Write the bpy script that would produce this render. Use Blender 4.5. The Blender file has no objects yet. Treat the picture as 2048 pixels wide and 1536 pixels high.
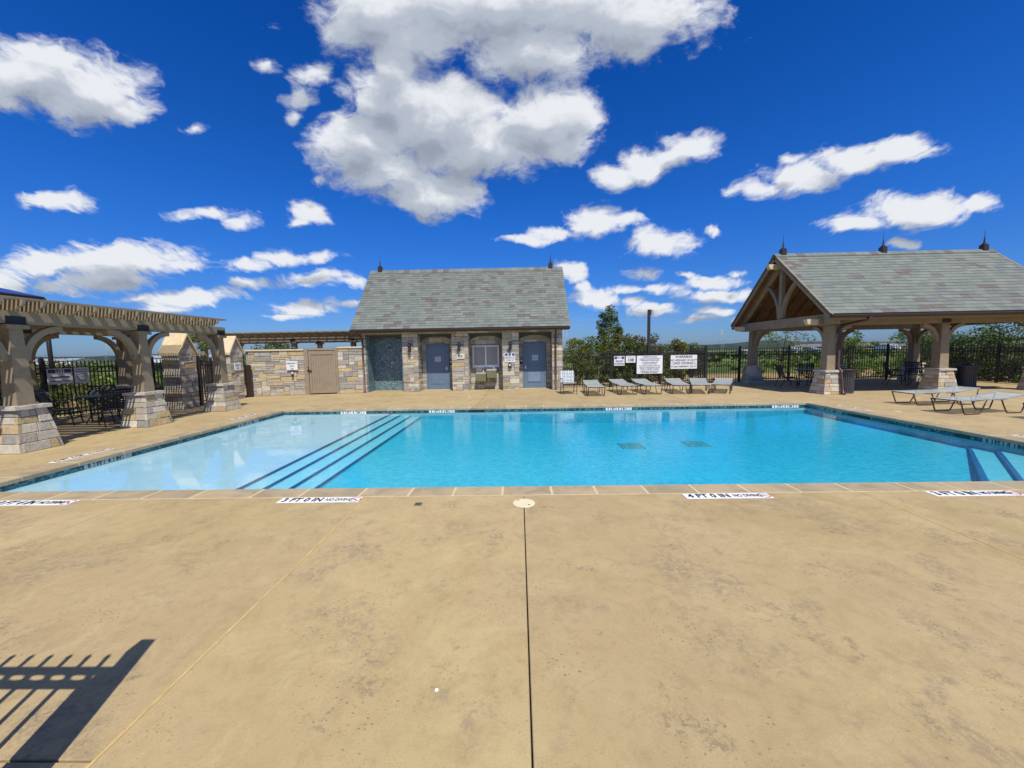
import bpy, math, random
from mathutils import Vector, Matrix
R = math.radians
S = bpy.context.scene
COL = S.collection
rng = random.Random(7)

# ------------------------------------------------------------------ camera
cam = bpy.data.cameras.new('camera'); camo = bpy.data.objects.new('camera', cam); COL.objects.link(camo)
cam.sensor_width = 36; cam.lens = 36*775/2048; cam.clip_start = 0.05; cam.clip_end = 6000
PITCH, ROLL, YAW = R(4.87), R(1.0), R(1.1)
f = Vector((0, math.cos(PITCH), -math.sin(PITCH))); r0 = Vector((1, 0, 0)); u0 = r0.cross(f)
r = r0*math.cos(ROLL)-u0*math.sin(ROLL); u = u0*math.cos(ROLL)+r0*math.sin(ROLL)
Mc = Matrix((r, u, -f)).transposed().to_4x4()
camo.matrix_world = Matrix.Translation((0, 0, 1.75)) @ Matrix.Rotation(YAW, 4, 'Z') @ Mc
S.camera = camo
S.render.resolution_x = 1024; S.render.resolution_y = 768
CF = Matrix.Rotation(YAW, 3, 'Z')
cf, cr, cu = CF @ f, CF @ r, CF @ u
def pxdir(x, y):            # direction in the world of a pixel of the 2048 wide photograph (used once, to place clouds on the sky)
    return cf+(x-1024)/775*cr-(y-768)/775*cu

# ------------------------------------------------------------------ sun, sky, exposure
SUN_AZ = 18.7; SUN_EL = 59.2     # rays travel towards -X a little and +Y
sd = Vector((-math.sin(R(SUN_AZ))*math.cos(R(SUN_EL)), math.cos(R(SUN_AZ))*math.cos(R(SUN_EL)), -math.sin(R(SUN_EL))))
sun = bpy.data.lights.new('sun', 'SUN'); suno = bpy.data.objects.new('sun', sun); COL.objects.link(suno)
sun.energy = 5.0; sun.angle = R(0.5); sun.color = (1.0, 0.95, 0.86)
suno.rotation_euler = sd.to_track_quat('-Z', 'Y').to_euler(); suno.location = (5, -8, 15)
S.view_settings.view_transform = 'Standard'; S.view_settings.look = 'None'
S.view_settings.exposure = 0.0; S.view_settings.gamma = 1.0; S.view_settings.use_curve_mapping = False

W = bpy.data.worlds.new('World'); S.world = W; W.use_nodes = True
W.cycles.sampling_method = 'MANUAL'; W.cycles.sample_map_resolution = 256
nt = W.node_tree; nt.nodes.clear(); L = nt.links.new
def N(t, **k):
    n = nt.nodes.new(t)
    for a, b in k.items(): setattr(n, a, b)
    return n
def put(sock, v):
    if hasattr(v, 'is_linked') or isinstance(v, bpy.types.NodeSocket): L(v, sock)
    else: sock.default_value = v
def mth(op, a, b=0.0, c=None, clamp=False):
    n = N('ShaderNodeMath', operation=op); n.use_clamp = clamp
    put(n.inputs[0], a); put(n.inputs[1], b)
    if c is not None: put(n.inputs[2], c)
    return n.outputs[0]
def vm(op, a, b=None, c=None):
    n = N('ShaderNodeVectorMath', operation=op); put(n.inputs[0], a)
    if b is not None: put(n.inputs[1], b)
    if c is not None: put(n.inputs[2], c)
    return n.outputs['Value'] if op in ('LENGTH', 'DOT_PRODUCT', 'DISTANCE') else n.outputs['Vector']
def smooth(x, a, b):
    n = N('ShaderNodeMapRange', interpolation_type='SMOOTHSTEP'); put(n.inputs['Value'], x)
    n.inputs['From Min'].default_value = a; n.inputs['From Max'].default_value = b
    return n.outputs['Result']
def mixc(fac, a, b, bt='MIX'):
    n = N('ShaderNodeMix', data_type='RGBA', blend_type=bt); put(n.inputs[0], fac); put(n.inputs[6], a); put(n.inputs[7], b)
    return n.outputs[2]
tc = N('ShaderNodeTexCoord'); dirv = vm('NORMALIZE', tc.outputs['Generated'])
sx = N('ShaderNodeSeparateXYZ'); L(dirv, sx.inputs[0]); dx, dy, dz = sx.outputs
yy = mth('MAXIMUM', dy, 0.12)
cb = N('ShaderNodeCombineXYZ'); L(mth('DIVIDE', dx, yy), cb.inputs[0]); L(mth('DIVIDE', dz, yy), cb.inputs[1])
P0 = cb.outputs[0]
CL = [ # clouds of the photograph: centre and radii in its pixels, strength
 (1000,10,330,80,1.2),(1260,30,170,75,1),(760,20,130,75,1),(1070,100,150,62,1),(860,70,110,60,.8),(690,60,60,45,.8),
 (790,140,64,64,1.15),(780,200,92,72,1.2),(880,245,135,88,1.5),(730,282,112,60,1.2),(960,292,172,66,1.35),(1090,245,112,76,1.2),(875,382,108,48,1.15),(770,335,112,48,1.2),(1120,290,60,45,.8),(1150,215,45,40,.7),
 (60,150,150,68,1.1),(190,185,115,62,1),(250,215,72,32,.9),(20,205,60,25,.7),
 (622,143,48,28,.42),(600,195,32,24,.34),(588,236,24,18,.28),(545,130,30,16,.2),
 (110,400,88,24,.62),(415,427,78,15,.45),(480,445,40,16,.5),(622,420,56,30,.8),(598,442,34,12,.7),(390,258,32,11,.26),(640,357,18,10,.24),
 (1225,350,42,28,.8),(1290,330,66,38,.9),(1385,290,62,32,.9),(1345,315,50,25,.8),
 (1510,383,66,20,.8),(1600,358,95,32,.9),(1700,320,90,38,1),(1800,300,85,32,.9),(1580,320,30,12,.4),
 (1715,447,66,20,.8),(1830,420,120,38,1.1),(1955,408,56,20,.7),(1810,485,34,12,.5),
 (1050,480,54,12,.7),(1110,465,54,20,.8),(1190,440,64,32,.9),(1245,438,42,20,.7),(1310,488,80,34,1),(1430,460,20,12,.3),
 (90,530,110,36,.8),(240,520,160,40,1),(180,565,170,26,.6),(350,530,50,20,.6),(0,560,70,34,.7),
 (370,600,130,24,.9),(280,598,60,12,.5),(560,515,60,20,.7),(640,512,50,14,.6),(490,532,60,18,.7),(500,570,50,14,.6),(640,555,80,20,.7),(700,562,45,14,.5),
 (610,615,84,20,.8),(570,632,45,9,.6),(1140,545,40,30,.8),(1160,575,30,18,.6),(1290,550,40,14,.6),(1190,600,66,24,.9),(1310,580,56,14,.7),(1310,620,60,16,.8),(1265,605,30,14,.6),
 (1430,565,66,18,.8),(1440,595,90,16,.8),(1440,627,46,12,.6),(1470,545,30,12,.4),(80,640,60,18,.5),(1400,640,46,9,.42),(1490,640,40,8,.4),(55,602,70,13,.45),(330,622,70,10,.45),(1255,582,40,9,.45),(1370,550,26,8,.34),(700,605,30,8,.4),(270,560,60,12,.5)]
def field(p):
    cur = None
    for (x, y, rx, ry, k) in CL:
        d = pxdir(x, y); uu, vv = d.x/d.y, d.z/d.y
        q_ = 1.12 if rx*ry > 5000 else .98; sx_, sy_ = 775/rx/q_, 775/ry/q_
        q = vm('MULTIPLY_ADD', p, (sx_, sy_, 0), (-uu*sx_, -vv*sy_, 0))
        g = mth('MULTIPLY_ADD', vm('LENGTH', q), -k**.5, k**.5)
        cur = g if cur is None else mth('SMOOTH_MAX', cur, g, 0.25)
    return cur
def noise(p, sc, det, ro, dist=0.0):
    n = N('ShaderNodeTexNoise'); L(p, n.inputs['Vector']); n.inputs['Scale'].default_value = sc
    n.inputs['Detail'].default_value = det; n.inputs['Roughness'].default_value = ro; n.inputs['Distortion'].default_value = dist
    return n.outputs['Fac'], n.outputs['Color']
wob = noise(P0, 9.0, 3, .5)[1]
PW = vm('MULTIPLY_ADD', vm('SUBTRACT', wob, (.5, .5, .5)), (.09, .05, 0), P0)
def nz2(pw):
    sp_ = N('ShaderNodeSeparateXYZ'); L(pw, sp_.inputs[0]); k = mth('DIVIDE', 1.0, mth('ADD', mth('MAXIMUM', sp_.outputs[1], -.1), .42))
    cc = N('ShaderNodeCombineXYZ'); L(mth('MULTIPLY', sp_.outputs[0], k), cc.inputs[0]); L(mth('MULTIPLY', mth('LOGARITHM', k, 2.718), -1.35), cc.inputs[1])
    fa, fb = noise(cc.outputs[0], 8.5, 9, .62)[0], noise(cc.outputs[0], 30, 5, .6)[0]
    return mth('ADD', mth('MULTIPLY', mth('SUBTRACT', fa, .5), 1.6), mth('MULTIPLY', mth('SUBTRACT', fb, .5), .6))
f0, f1 = field(PW), field(vm('ADD', PW, (.020, .060, 0)))
n0, n1 = nz2(PW), nz2(vm('ADD', PW, (.016, .030, 0)))
d0 = mth('ADD', mth('ADD', f0, n0), -.03)
front = smooth(dy, .25, .45)
# the rest of the sky, outside the frame: the same kind of clouds from noise alone
zz = mth('ADD', mth('MAXIMUM', dz, 0.0), .18)
cg = N('ShaderNodeCombineXYZ'); L(mth('DIVIDE', dx, zz), cg.inputs[0]); L(mth('DIVIDE', dy, zz), cg.inputs[1])
gn = noise(cg.outputs[0], 1.1, 7, .55)[0]
gd = mth('MULTIPLY', mth('SUBTRACT', gn, .52), 4.0)
inv = smooth(mth('DIVIDE', dz, yy), 1.0, 1.15)
usefront = mth('MULTIPLY', front, mth('SUBTRACT', 1.0, inv))
DD = N('ShaderNodeMix', data_type='FLOAT'); put(DD.inputs[0], usefront); put(DD.inputs[2], gd); put(DD.inputs[3], d0); DD = DD.outputs[0]
alpha = mth('MULTIPLY', smooth(DD, -.08, .48), smooth(dz, 0.0, .035))
lit = mth('MULTIPLY', mth('SUBTRACT', n0, n1), usefront)                 # puffs facing up are lit
broad = mth('MULTIPLY', mth('SUBTRACT', f0, f1), usefront)              # so is the upper flank of the whole cloud
thick = smooth(DD, .10, 1.2)
shade = mth('ADD', mth('SUBTRACT', mth('MULTIPLY_ADD', lit, .70, .72), mth('MULTIPLY', thick, .50)), mth('MULTIPLY', broad, 1.0), clamp=True)
cl0 = mixc(smooth(shade, .0, .5), (0.31, 0.355, 0.44, 1), (.46, .51, .60, 1))
cloudc = mixc(smooth(shade, .48, 1.05), cl0, (.83, .855, .90, 1))
sky = N('ShaderNodeTexSky', sky_type='NISHITA'); sky.sun_disc = False
sky.sun_elevation = R(SUN_EL); sky.sun_rotation = math.atan2(-sd.x, -sd.y); sky.altitude = 200; sky.air_density = 1.0; sky.dust_density = .6; sky.ozone_density = 2.0
STR = 0.1
hs = N('ShaderNodeHueSaturation'); L(sky.outputs[0], hs.inputs['Color']); hs.inputs['Saturation'].default_value = 1.25; hs.inputs['Value'].default_value = 1.0
gm = N('ShaderNodeGamma'); L(hs.outputs[0], gm.inputs[0]); gm.inputs[1].default_value = 1.0
def mr_(x, a, b):
    n = N('ShaderNodeMapRange'); put(n.inputs['Value'], x); n.inputs['From Min'].default_value = a; n.inputs['From Max'].default_value = b; return n.outputs['Result']
tint = mixc(mr_(dz, .30, .66), mixc(mr_(dz, .0, .30), (.38, .57, 1.10, 1), (.21, .69, 1.40, 1)), (.05, .56, 1.25, 1))
skyc = mixc(1.0, gm.outputs[0], tint, 'MULTIPLY')
mul = vm('SCALE', cloudc); mul.node.inputs['Scale'].default_value = 1/STR
fin = mixc(alpha, skyc, mul)
bg = N('ShaderNodeBackground'); L(fin, bg.inputs[0]); bg.inputs[1].default_value = STR
out = N('ShaderNodeOutputWorld'); L(bg.outputs[0], out.inputs[0])

# ------------------------------------------------------------------ materials
MATS = {}
def mat(name, c1, c2=None, scale=4.0, rough=.8, bump=0.0, bscale=60.0, metal=0.0, rnd=0.0, stretch=(1, 1, 1), detail=5, contrast=(.35, .65), spec=.5, c3=None, dist=.0):
    if name in MATS: return MATS[name]
    m = bpy.data.materials.new(name); m.use_nodes = True; t = m.node_tree; b = t.nodes['Principled BSDF']; MATS[name] = m
    b.inputs['Roughness'].default_value = rough; b.inputs['Metallic'].default_value = metal
    b.inputs['Specular IOR Level'].default_value = spec
    l = t.links.new; g = t.nodes.new('ShaderNodeNewGeometry'); mp = t.nodes.new('ShaderNodeMapping'); l(g.outputs['Position'], mp.inputs[0]); mp.inputs['Scale'].default_value = stretch
    if c2 is None: c2 = tuple(x*.8 for x in c1)
    n = t.nodes.new('ShaderNodeTexNoise'); l(mp.outputs[0], n.inputs['Vector']); n.inputs['Scale'].default_value = scale; n.inputs['Detail'].default_value = detail; n.inputs['Roughness'].default_value = .6; n.inputs['Distortion'].default_value = dist
    cr_ = t.nodes.new('ShaderNodeValToRGB'); l(n.outputs['Fac'], cr_.inputs[0])
    cr_.color_ramp.elements[0].position = contrast[0]; cr_.color_ramp.elements[1].position = contrast[1]
    cr_.color_ramp.elements[0].color = (*c2, 1); cr_.color_ramp.elements[1].color = (*c1, 1)
    if c3: e = cr_.color_ramp.elements.new((contrast[0]+contrast[1])/2); e.color = (*c3, 1)
    col = cr_.outputs[0]
    if rnd:
        oi = t.nodes.new('ShaderNodeObjectInfo'); mr = t.nodes.new('ShaderNodeMapRange'); l(oi.outputs['Random'], mr.inputs[0]); mr.inputs[3].default_value = 1-rnd; mr.inputs[4].default_value = 1+rnd
        h = t.nodes.new('ShaderNodeHueSaturation'); l(col, h.inputs['Color']); l(mr.outputs[0], h.inputs['Value']); col = h.outputs[0]
    l(col, b.inputs['Base Color'])
    if bump:
        n2 = t.nodes.new('ShaderNodeTexNoise'); l(mp.outputs[0], n2.inputs['Vector']); n2.inputs['Scale'].default_value = bscale; n2.inputs['Detail'].default_value = 4
        bp = t.nodes.new('ShaderNodeBump'); l(n2.outputs['Fac'], bp.inputs['Height']); bp.inputs['Strength'].default_value = bump; bp.inputs['Distance'].default_value = .02; l(bp.outputs[0], b.inputs['Normal'])
    return m
stucco = mat('stucco_tan', (.31, .245, .155), (.255, .20, .128), 9, .9, .25, 160)
stucco2 = mat('painted_timber_tan', (.31, .25, .16), (.25, .20, .128), 3, .8, .15, 90, stretch=(1, 1, 1))
lime = mat('limestone_cap', (.70, .57, .35), (.60, .48, .29), 5, .85, .25, 90)
mortar = mat('mortar', (.36, .33, .28), (.28, .25, .21), 12, .95, .2, 150)
black = mat('black_paint', (.012, .012, .014), (.02, .02, .022), 6, .45)
bronze = mat('bronze_paint', (.045, .026, .020), (.032, .019, .015), 6, .45)
loungem = mat('brown_frame', (.055, .032, .030), (.04, .024, .022), 6, .35)
strapm = mat('strap_vinyl', (.44, .47, .44), (.37, .40, .38), 8, .5, rnd=.10)
strapw = mat('strap_white', (.55, .58, .60), (.45, .48, .50), 8, .5, rnd=.05)
white = mat('white_paint', (.80, .80, .80), (.74, .74, .74), 6, .5)
ink = mat('ink_black', (.01, .01, .012), (.012, .012, .014), 6, .6)
inkg = mat('ink_grey', (.10, .10, .14), (.12, .12, .16), 6, .6)
red = mat('ink_red', (.45, .03, .03), (.40, .03, .03), 6, .6)
purple = mat('ink_blue', (.07, .07, .20), (.06, .06, .17), 6, .6)
doorm = mat('door_bluegrey', (.135, .20, .275), (.12, .18, .25), 3, .5, .05, 60)
gatem = mat('gate_tan', (.31, .245, .165), (.27, .21, .14), 4, .75, .08, 60)
soffit = mat('soffit_tan', (.28, .20, .085), (.23, .165, .07), 5, .8)
wood = mat('wood_ceiling', (.22, .125, .055), (.15, .085, .037), 3, .75, stretch=(1, 1, 1), rnd=.15)
olive = mat('fountain_olive', (.24, .23, .14), (.21, .20, .12), 5, .45)
steel = mat('steel', (.62, .63, .64), (.5, .5, .52), 5, .25, metal=1)
glassm = mat('dusk_pane', (.36, .325, .295), (.32, .29, .26), 3, .3)
frost = mat('lamp_glass', (.7, .7, .66), (.6, .6, .56), 3, .3)
tealt = None
STONEC = [((.40, .365, .315), (.29, .265, .23)), ((.52, .465, .375), (.41, .365, .29)), ((.33, .315, .285), (.24, .23, .21)), ((.56, .45, .24), (.42, .325, .165)), ((.62, .56, .44), (.50, .445, .34)), ((.45, .40, .32), (.35, .305, .24)), ((.50, .37, .215), (.39, .28, .16))]
STW = [6, 6, 3, 3, 5, 5, 1]
stonem = [mat('stone_tint_%s' % n, a, b, 11, .88, .75, 34, rnd=.12, dist=.6) for n, (a, b) in zip(('grey', 'buff', 'slate', 'ochre', 'cream', 'taupe', 'rust'), STONEC)]
SHC = [((.170, .190, .160), (.140, .158, .135)), ((.190, .208, .175), (.160, .176, .148)), ((.150, .165, .145), (.120, .134, .120)), ((.142, .112, .102), (.118, .094, .086)), ((.145, .145, .155), (.118, .120, .128))]
shinm = [mat('slate_%s' % n, a, b, 2.5, .8, .08, 90, rnd=.05, contrast=(.2, .8)) for n, (a, b) in zip(('green', 'pale', 'grey', 'plum', 'blue'), SHC)]
SHW = [13, 6, 6, 2.0, 1.2]

# ------------------------------------------------------------------ mesh helpers
class MB:
    def __init__(s): s.v = []; s.f = []; s.m = []; s.mi = 0; s.sm = []
    def add(s, vs, fs, smooth=False):
        o = len(s.v); s.v += [tuple(v) for v in vs]; s.f += [tuple(i+o for i in q) for q in fs]; s.m += [s.mi]*len(fs); s.sm += [smooth]*len(fs); return s
    def hexa(s, p): return s.add(p, [(0, 3, 2, 1), (4, 5, 6, 7), (0, 1, 5, 4), (1, 2, 6, 5), (2, 3, 7, 6), (3, 0, 4, 7)])
    def box(s, x0, y0, z0, x1, y1, z1):
        return s.hexa([(x0, y0, z0), (x1, y0, z0), (x1, y1, z0), (x0, y1, z0), (x0, y0, z1), (x1, y0, z1), (x1, y1, z1), (x0, y1, z1)])
    def bbox(s, x0, y0, z0, x1, y1, z1, b=.01):   # box with chamfered upright and top edges
        p = lambda i, z: [(x0+i, y0, z), (x1-i, y0, z), (x1, y0+i, z), (x1, y1-i, z), (x1-i, y1, z), (x0+i, y1, z), (x0, y1-i, z), (x0, y0+i, z)]
        q = lambda i, z: [(x0+i, y0+b, z), (x1-i, y0+b, z), (x1-b, y0+i, z), (x1-b, y1-i, z), (x1-i, y1-b, z), (x0+i, y1-b, z), (x0+b, y1-i, z), (x0+b, y0+i, z)]
        vs = p(b, z0)+p(b, z1-b)+q(b*1.5, z1); fs = []
        for k in (0, 8):
            for i in range(8): j = (i+1) % 8; fs.append((k+i, k+j, k+8+j, k+8+i))
        fs += [tuple(range(16, 24)), tuple(range(7, -1, -1))]; return s.add(vs, fs)
    def beam(s, a, b, w, h, up=(0, 0, 1)):
        a = Vector(a); b = Vector(b); d = (b-a).normalized(); sd_ = d.cross(Vector(up)).normalized()*(w/2); uu = sd_.cross(d).normalized()*(h/2)
        return s.hexa([a-sd_-uu, a+sd_-uu, b+sd_-uu, b-sd_-uu, a-sd_+uu, a+sd_+uu, b+sd_+uu, b-sd_+uu])
    def tube(s, pts, rad, n=8, close=False, taper=None):
        pts = [Vector(p) for p in pts]; vs = []; fs = []; m = len(pts); ref = Vector((0, 0, 1))
        for i, p in enumerate(pts):
            a = pts[(i-1) % m] if (i or close) else p; c = pts[(i+1) % m] if (i < m-1 or close) else p
            d = (c-a).normalized()
            if abs(d.z) > .95: ref = Vector((1, 0, 0))
            elif abs(d.x) > .95: ref = Vector((0, 0, 1))
            s1 = d.cross(ref).normalized(); s2 = d.cross(s1)
            rr = rad if taper is None else taper[i]
            for k in range(n): t = 2*math.pi*k/n; vs.append(p+s1*math.cos(t)*rr+s2*math.sin(t)*rr)
        for i in range(m if close else m-1):
            j = (i+1) % m
            for k in range(n): l = (k+1) % n; fs.append((i*n+k, i*n+l, j*n+l, j*n+k))
        if not close: fs += [tuple(range(n-1, -1, -1)), tuple((m-1)*n+k for k in range(n))]
        return s.add(vs, fs, True)
    def lathe(s, prof, n=24, c=(0, 0, 0)):
        vs = []; fs = []
        for (rr, z) in prof:
            for k in range(n): t = 2*math.pi*k/n; vs.append((c[0]+rr*math.cos(t), c[1]+rr*math.sin(t), c[2]+z))
        for i in range(len(prof)-1):
            for k in range(n): l = (k+1) % n; fs.append((i*n+k, i*n+l, (i+1)*n+l, (i+1)*n+k))
        fs += [tuple(range(n-1, -1, -1)), tuple((len(prof)-1)*n+k for k in range(n))]
        return s.add(vs, fs)
    def prism(s, poly, fn, t0, t1):     # poly of (a,b), fn(a,b,t)->xyz ; polygon split into a strip when it is an arch band
        n = len(poly); vs = [fn(a, b, t0) for a, b in poly]+[fn(a, b, t1) for a, b in poly]
        return s.add(vs, [tuple(range(n)), tuple(range(2*n-1, n-1, -1))]+[(i, i+n, (i+1) % n+n, (i+1) % n) for i in range(n)])
    def band(s, inner, outer, fn, t0, t1):   # curved solid between two polylines
        n = len(inner); vs = []
        for t in (t0, t1):
            vs += [fn(a, b, t) for a, b in inner]+[fn(a, b, t) for a, b in outer]
        fs = []
        for i in range(n-1):
            fs += [(i, i+1, n+i+1, n+i), (2*n+i, 3*n+i, 3*n+i+1, 2*n+i+1), (i, 2*n+i, 2*n+i+1, i+1), (n+i, n+i+1, 3*n+i+1, 3*n+i)]
        fs += [(0, n, 3*n, 2*n), (n-1, 3*n-1, 4*n-1, 2*n-1)]
        return s.add(vs, fs)
    def mesh(s, name, ms):
        me = bpy.data.meshes.new(name); me.from_pydata(s.v, [], s.f)
        for m in (ms if isinstance(ms, (list, tuple)) else [ms]): me.materials.append(m)
        me.polygons.foreach_set('material_index', s.m); me.polygons.foreach_set('use_smooth', s.sm)
        me.update()
        import bmesh
        b = bmesh.new(); b.from_mesh(me); bmesh.ops.recalc_face_normals(b, faces=b.faces); b.to_mesh(me); b.free()
        return me
def link(name, data, parent=None, loc=None):
    o = bpy.data.objects.new(name, data); COL.objects.link(o)
    if loc is not None: o.location = loc
    if parent is not None:
        o.parent = parent; o.matrix_parent_inverse = INV.get(parent.name, Matrix.Identity(4))
    return o
INV = {}
def ob(name, mb, ms, parent=None, **kw):
    o = link(name, mb.mesh(name, ms), parent)
    for k, v in kw.items(): o[k] = v
    return o
def thing(name, label, cat, loc=(0, 0, 0), group=None):
    o = bpy.data.objects.new(name, None); COL.objects.link(o); o.location = loc; o['label'] = label; o['category'] = cat; o.empty_display_size = .2
    if group: o['group'] = group
    INV[o.name] = Matrix.Translation(-Vector(loc)); return o
def tag(o, label, cat, group=None):
    o['label'] = label; o['category'] = cat
    if group: o['group'] = group
    return o
def copy_tree(o, parent=None):
    c = o.copy(); COL.objects.link(c)
    if parent: c.parent = parent
    for ch in list(KIDS.get(o.name, [])): copy_tree(ch, c)
    return c
KIDS = {}
def index_kids():
    KIDS.clear()
    for o in bpy.data.objects:
        if o.parent: KIDS.setdefault(o.parent.name, []).append(o)
def place(proto, loc, rz=0, label=None, first=False, group=None):
    o = proto if first else copy_tree(proto)
    o.location = loc; o.rotation_euler = (0, 0, rz)
    if label: o['label'] = label
    if group: o['group'] = group
    return o
def text(name, s, size, mtx, m, parent, wide=1.0, bold=.0, align='CENTER', ital=0.0):
    c = bpy.data.curves.new(name, 'FONT'); c.body = s; c.size = size; c.align_x = align; c.align_y = 'CENTER'; c.extrude = .0015; c.offset = bold; c.shear = ital; c.resolution_u = 3
    t = bpy.data.objects.new(name, c); COL.objects.link(t)
    dg = bpy.context.evaluated_depsgraph_get(); me = bpy.data.meshes.new_from_object(t.evaluated_get(dg)); bpy.data.objects.remove(t)
    me.materials.clear(); me.materials.append(m)
    me.transform(mtx @ Matrix.Diagonal((wide, 1, 1, 1)))
    return link(name, me, parent)
def wallM(x, y, z, rz=0): return Matrix.Translation((x, y, z)) @ Matrix.Rotation(rz, 4, 'Z') @ Matrix.Rotation(R(90), 4, 'X')

# stones -------------------------------------------------------------
UNIT = []
for c in range(len(stonem)):
    row = []
    for k in range(3):
        m = MB(); j = lambda a: rng.uniform(-a, a)
        fr = [(-.5, -.5), (.5, -.5), (.5, .5), (-.5, .5)]
        vs = [(x, 0, z) for x, z in fr]+[(x+j(.008), -.72, z+j(.015)) for x, z in fr]+[(x*.93+j(.01), -1+j(.1), z*.86+j(.03)) for x, z in fr]
        fs = [(i, (i+1) % 4, (i+1) % 4+4, i+4) for i in range(4)]+[(i+4, (i+1) % 4+4, (i+1) % 4+8, i+8) for i in range(4)]+[(8, 9, 10, 11)]
        m.add(vs, fs); row.append(m.mesh('stone', stonem[c]))
    UNIT.append(row)
def ashlar(x0, x1, z0, z1, cu=.085, cv=.066, lo=2, hi=6, hm=3, holes=()):
    nu = max(1, round((x1-x0)/cu)); nv = max(1, round((z1-z0)/cv)); du = (x1-x0)/nu; dv = (z1-z0)/nv
    occ = [[False]*nu for _ in range(nv)]; out_ = []
    for (a, b, c, d) in holes:
        for j in range(nv):
            for i in range(nu):
                x = x0+(i+.5)*du; z = z0+(j+.5)*dv
                if a < x < b and c < z < d: occ[j][i] = True
    for j in range(nv):
        for i in range(nu):
            if occ[j][i]: continue
            w = rng.randint(lo, hi); h = rng.choice([1, 1, 2, 2, 3][:hm+2]); 
            k = 0
            while k < w and i+k < nu and not occ[j][i+k]: k += 1
            if i+k == nu-1 and not occ[j][nu-1]: k += 1
            w = k; h = min(h, nv-j)
            while h > 1 and any(occ[j+h-1][i+q] for q in range(w)): h -= 1
            for b in range(h):
                for a in range(w): occ[j+b][i+a] = True
            out_.append((x0+i*du, x0+(i+w)*du, z0+j*dv, z0+(j+h)*dv))
    return out_
STW_B = [4, 6, 1, 1.6, 7, 4, .4]
def lay(parent, faces, limit=300, gap=.007, depth=.05, wts=None):
    """faces: list of (rects, origin xyz, rotation about z). biggest stones become parts, the rest one joined part"""
    items = []
    for rects, org, rz in faces:
        for (a, b, c, d) in rects: items.append(((b-a)*(d-c), a, b, c, d, org, rz))
    items.sort(key=lambda t: -t[0]); rest = MB(); nrest = 0
    for n, (ar, a, b, c, d, org, rz) in enumerate(items):
        ci = rng.choices(range(len(stonem)), wts or STW)[0]; k = rng.randrange(3); dp = depth+rng.uniform(-.008, .012)
        Mx = Matrix.Translation(org) @ Matrix.Rotation(rz, 4, 'Z') @ Matrix.Translation(((a+b)/2, 0, (c+d)/2)) @ Matrix.Diagonal((b-a-gap, dp, d-c-gap, 1))
        if n < limit:
            o = link('stone', UNIT[ci][k], parent); o.matrix_basis = Mx
        else:
            me = UNIT[ci][k]; rest.mi = ci; rest.add([Mx @ v.co for v in me.vertices], [tuple(p.vertices) for p in me.polygons]); nrest += 1
    if nrest: ob('stone_facing', rest, stonem, parent, kind='stuff')
# shingles -----------------------------------------------------------
USH = []
for c in range(len(shinm)):
    m = MB(); m.hexa([(-.5, 0, 0), (.5, 0, 0), (.5, 1, 0), (-.5, 1, 0), (-.5, 0, 1), (.5, 0, 1), (.5, 1, .25), (-.5, 1, .25)]); USH.append(m.mesh('shingle', shinm[c]))
def shingle_roof(parent, x0, x1, y0, z0, y1, z1, rows, wid, limit=300, skip=False):
    ln = math.hypot(y1-y0, z1-z0); e = ln/rows; ang = math.atan2(z1-z0, abs(y1-y0)); sgn = 1 if y1 > y0 else -1
    rest = MB(); n = 0
    for j in range(rows):
        x = x0-(wid*rng.uniform(0, .9) if j % 2 else 0); 
        while x < x1-.02:
            w = wid*rng.choice([.8, 1, 1, 1.25]); a = max(x, x0); b = min(x+w, x1); x += w
            if b-a < .04: continue
            if x1-b < .06: b = x1; x = x1+1
            ci = rng.choices(range(5), SHW)[0]
            s_ = j*e; yb = y0+sgn*math.cos(ang)*s_; zb = z0+math.sin(ang)*s_
            Mx = Matrix.Translation(((a+b)/2, yb, zb)) @ (Matrix.Rotation(math.pi, 4, 'Z') if sgn < 0 else Matrix.Identity(4)) @ Matrix.Rotation(ang, 4, 'X') @ Matrix.Diagonal((b-a-.004, e*1.06, rng.uniform(.015, .019), 1))
            if n < limit and not skip: o = link('shingle', USH[ci], parent); o.matrix_basis = Mx
            else: rest.mi = ci; me = USH[ci]; rest.add([Mx @ v.co for v in me.vertices], [tuple(p.vertices) for p in me.polygons])
            n += 1
    if rest.v: ob('shingle_field', rest, shinm, parent, kind='stuff')

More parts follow.
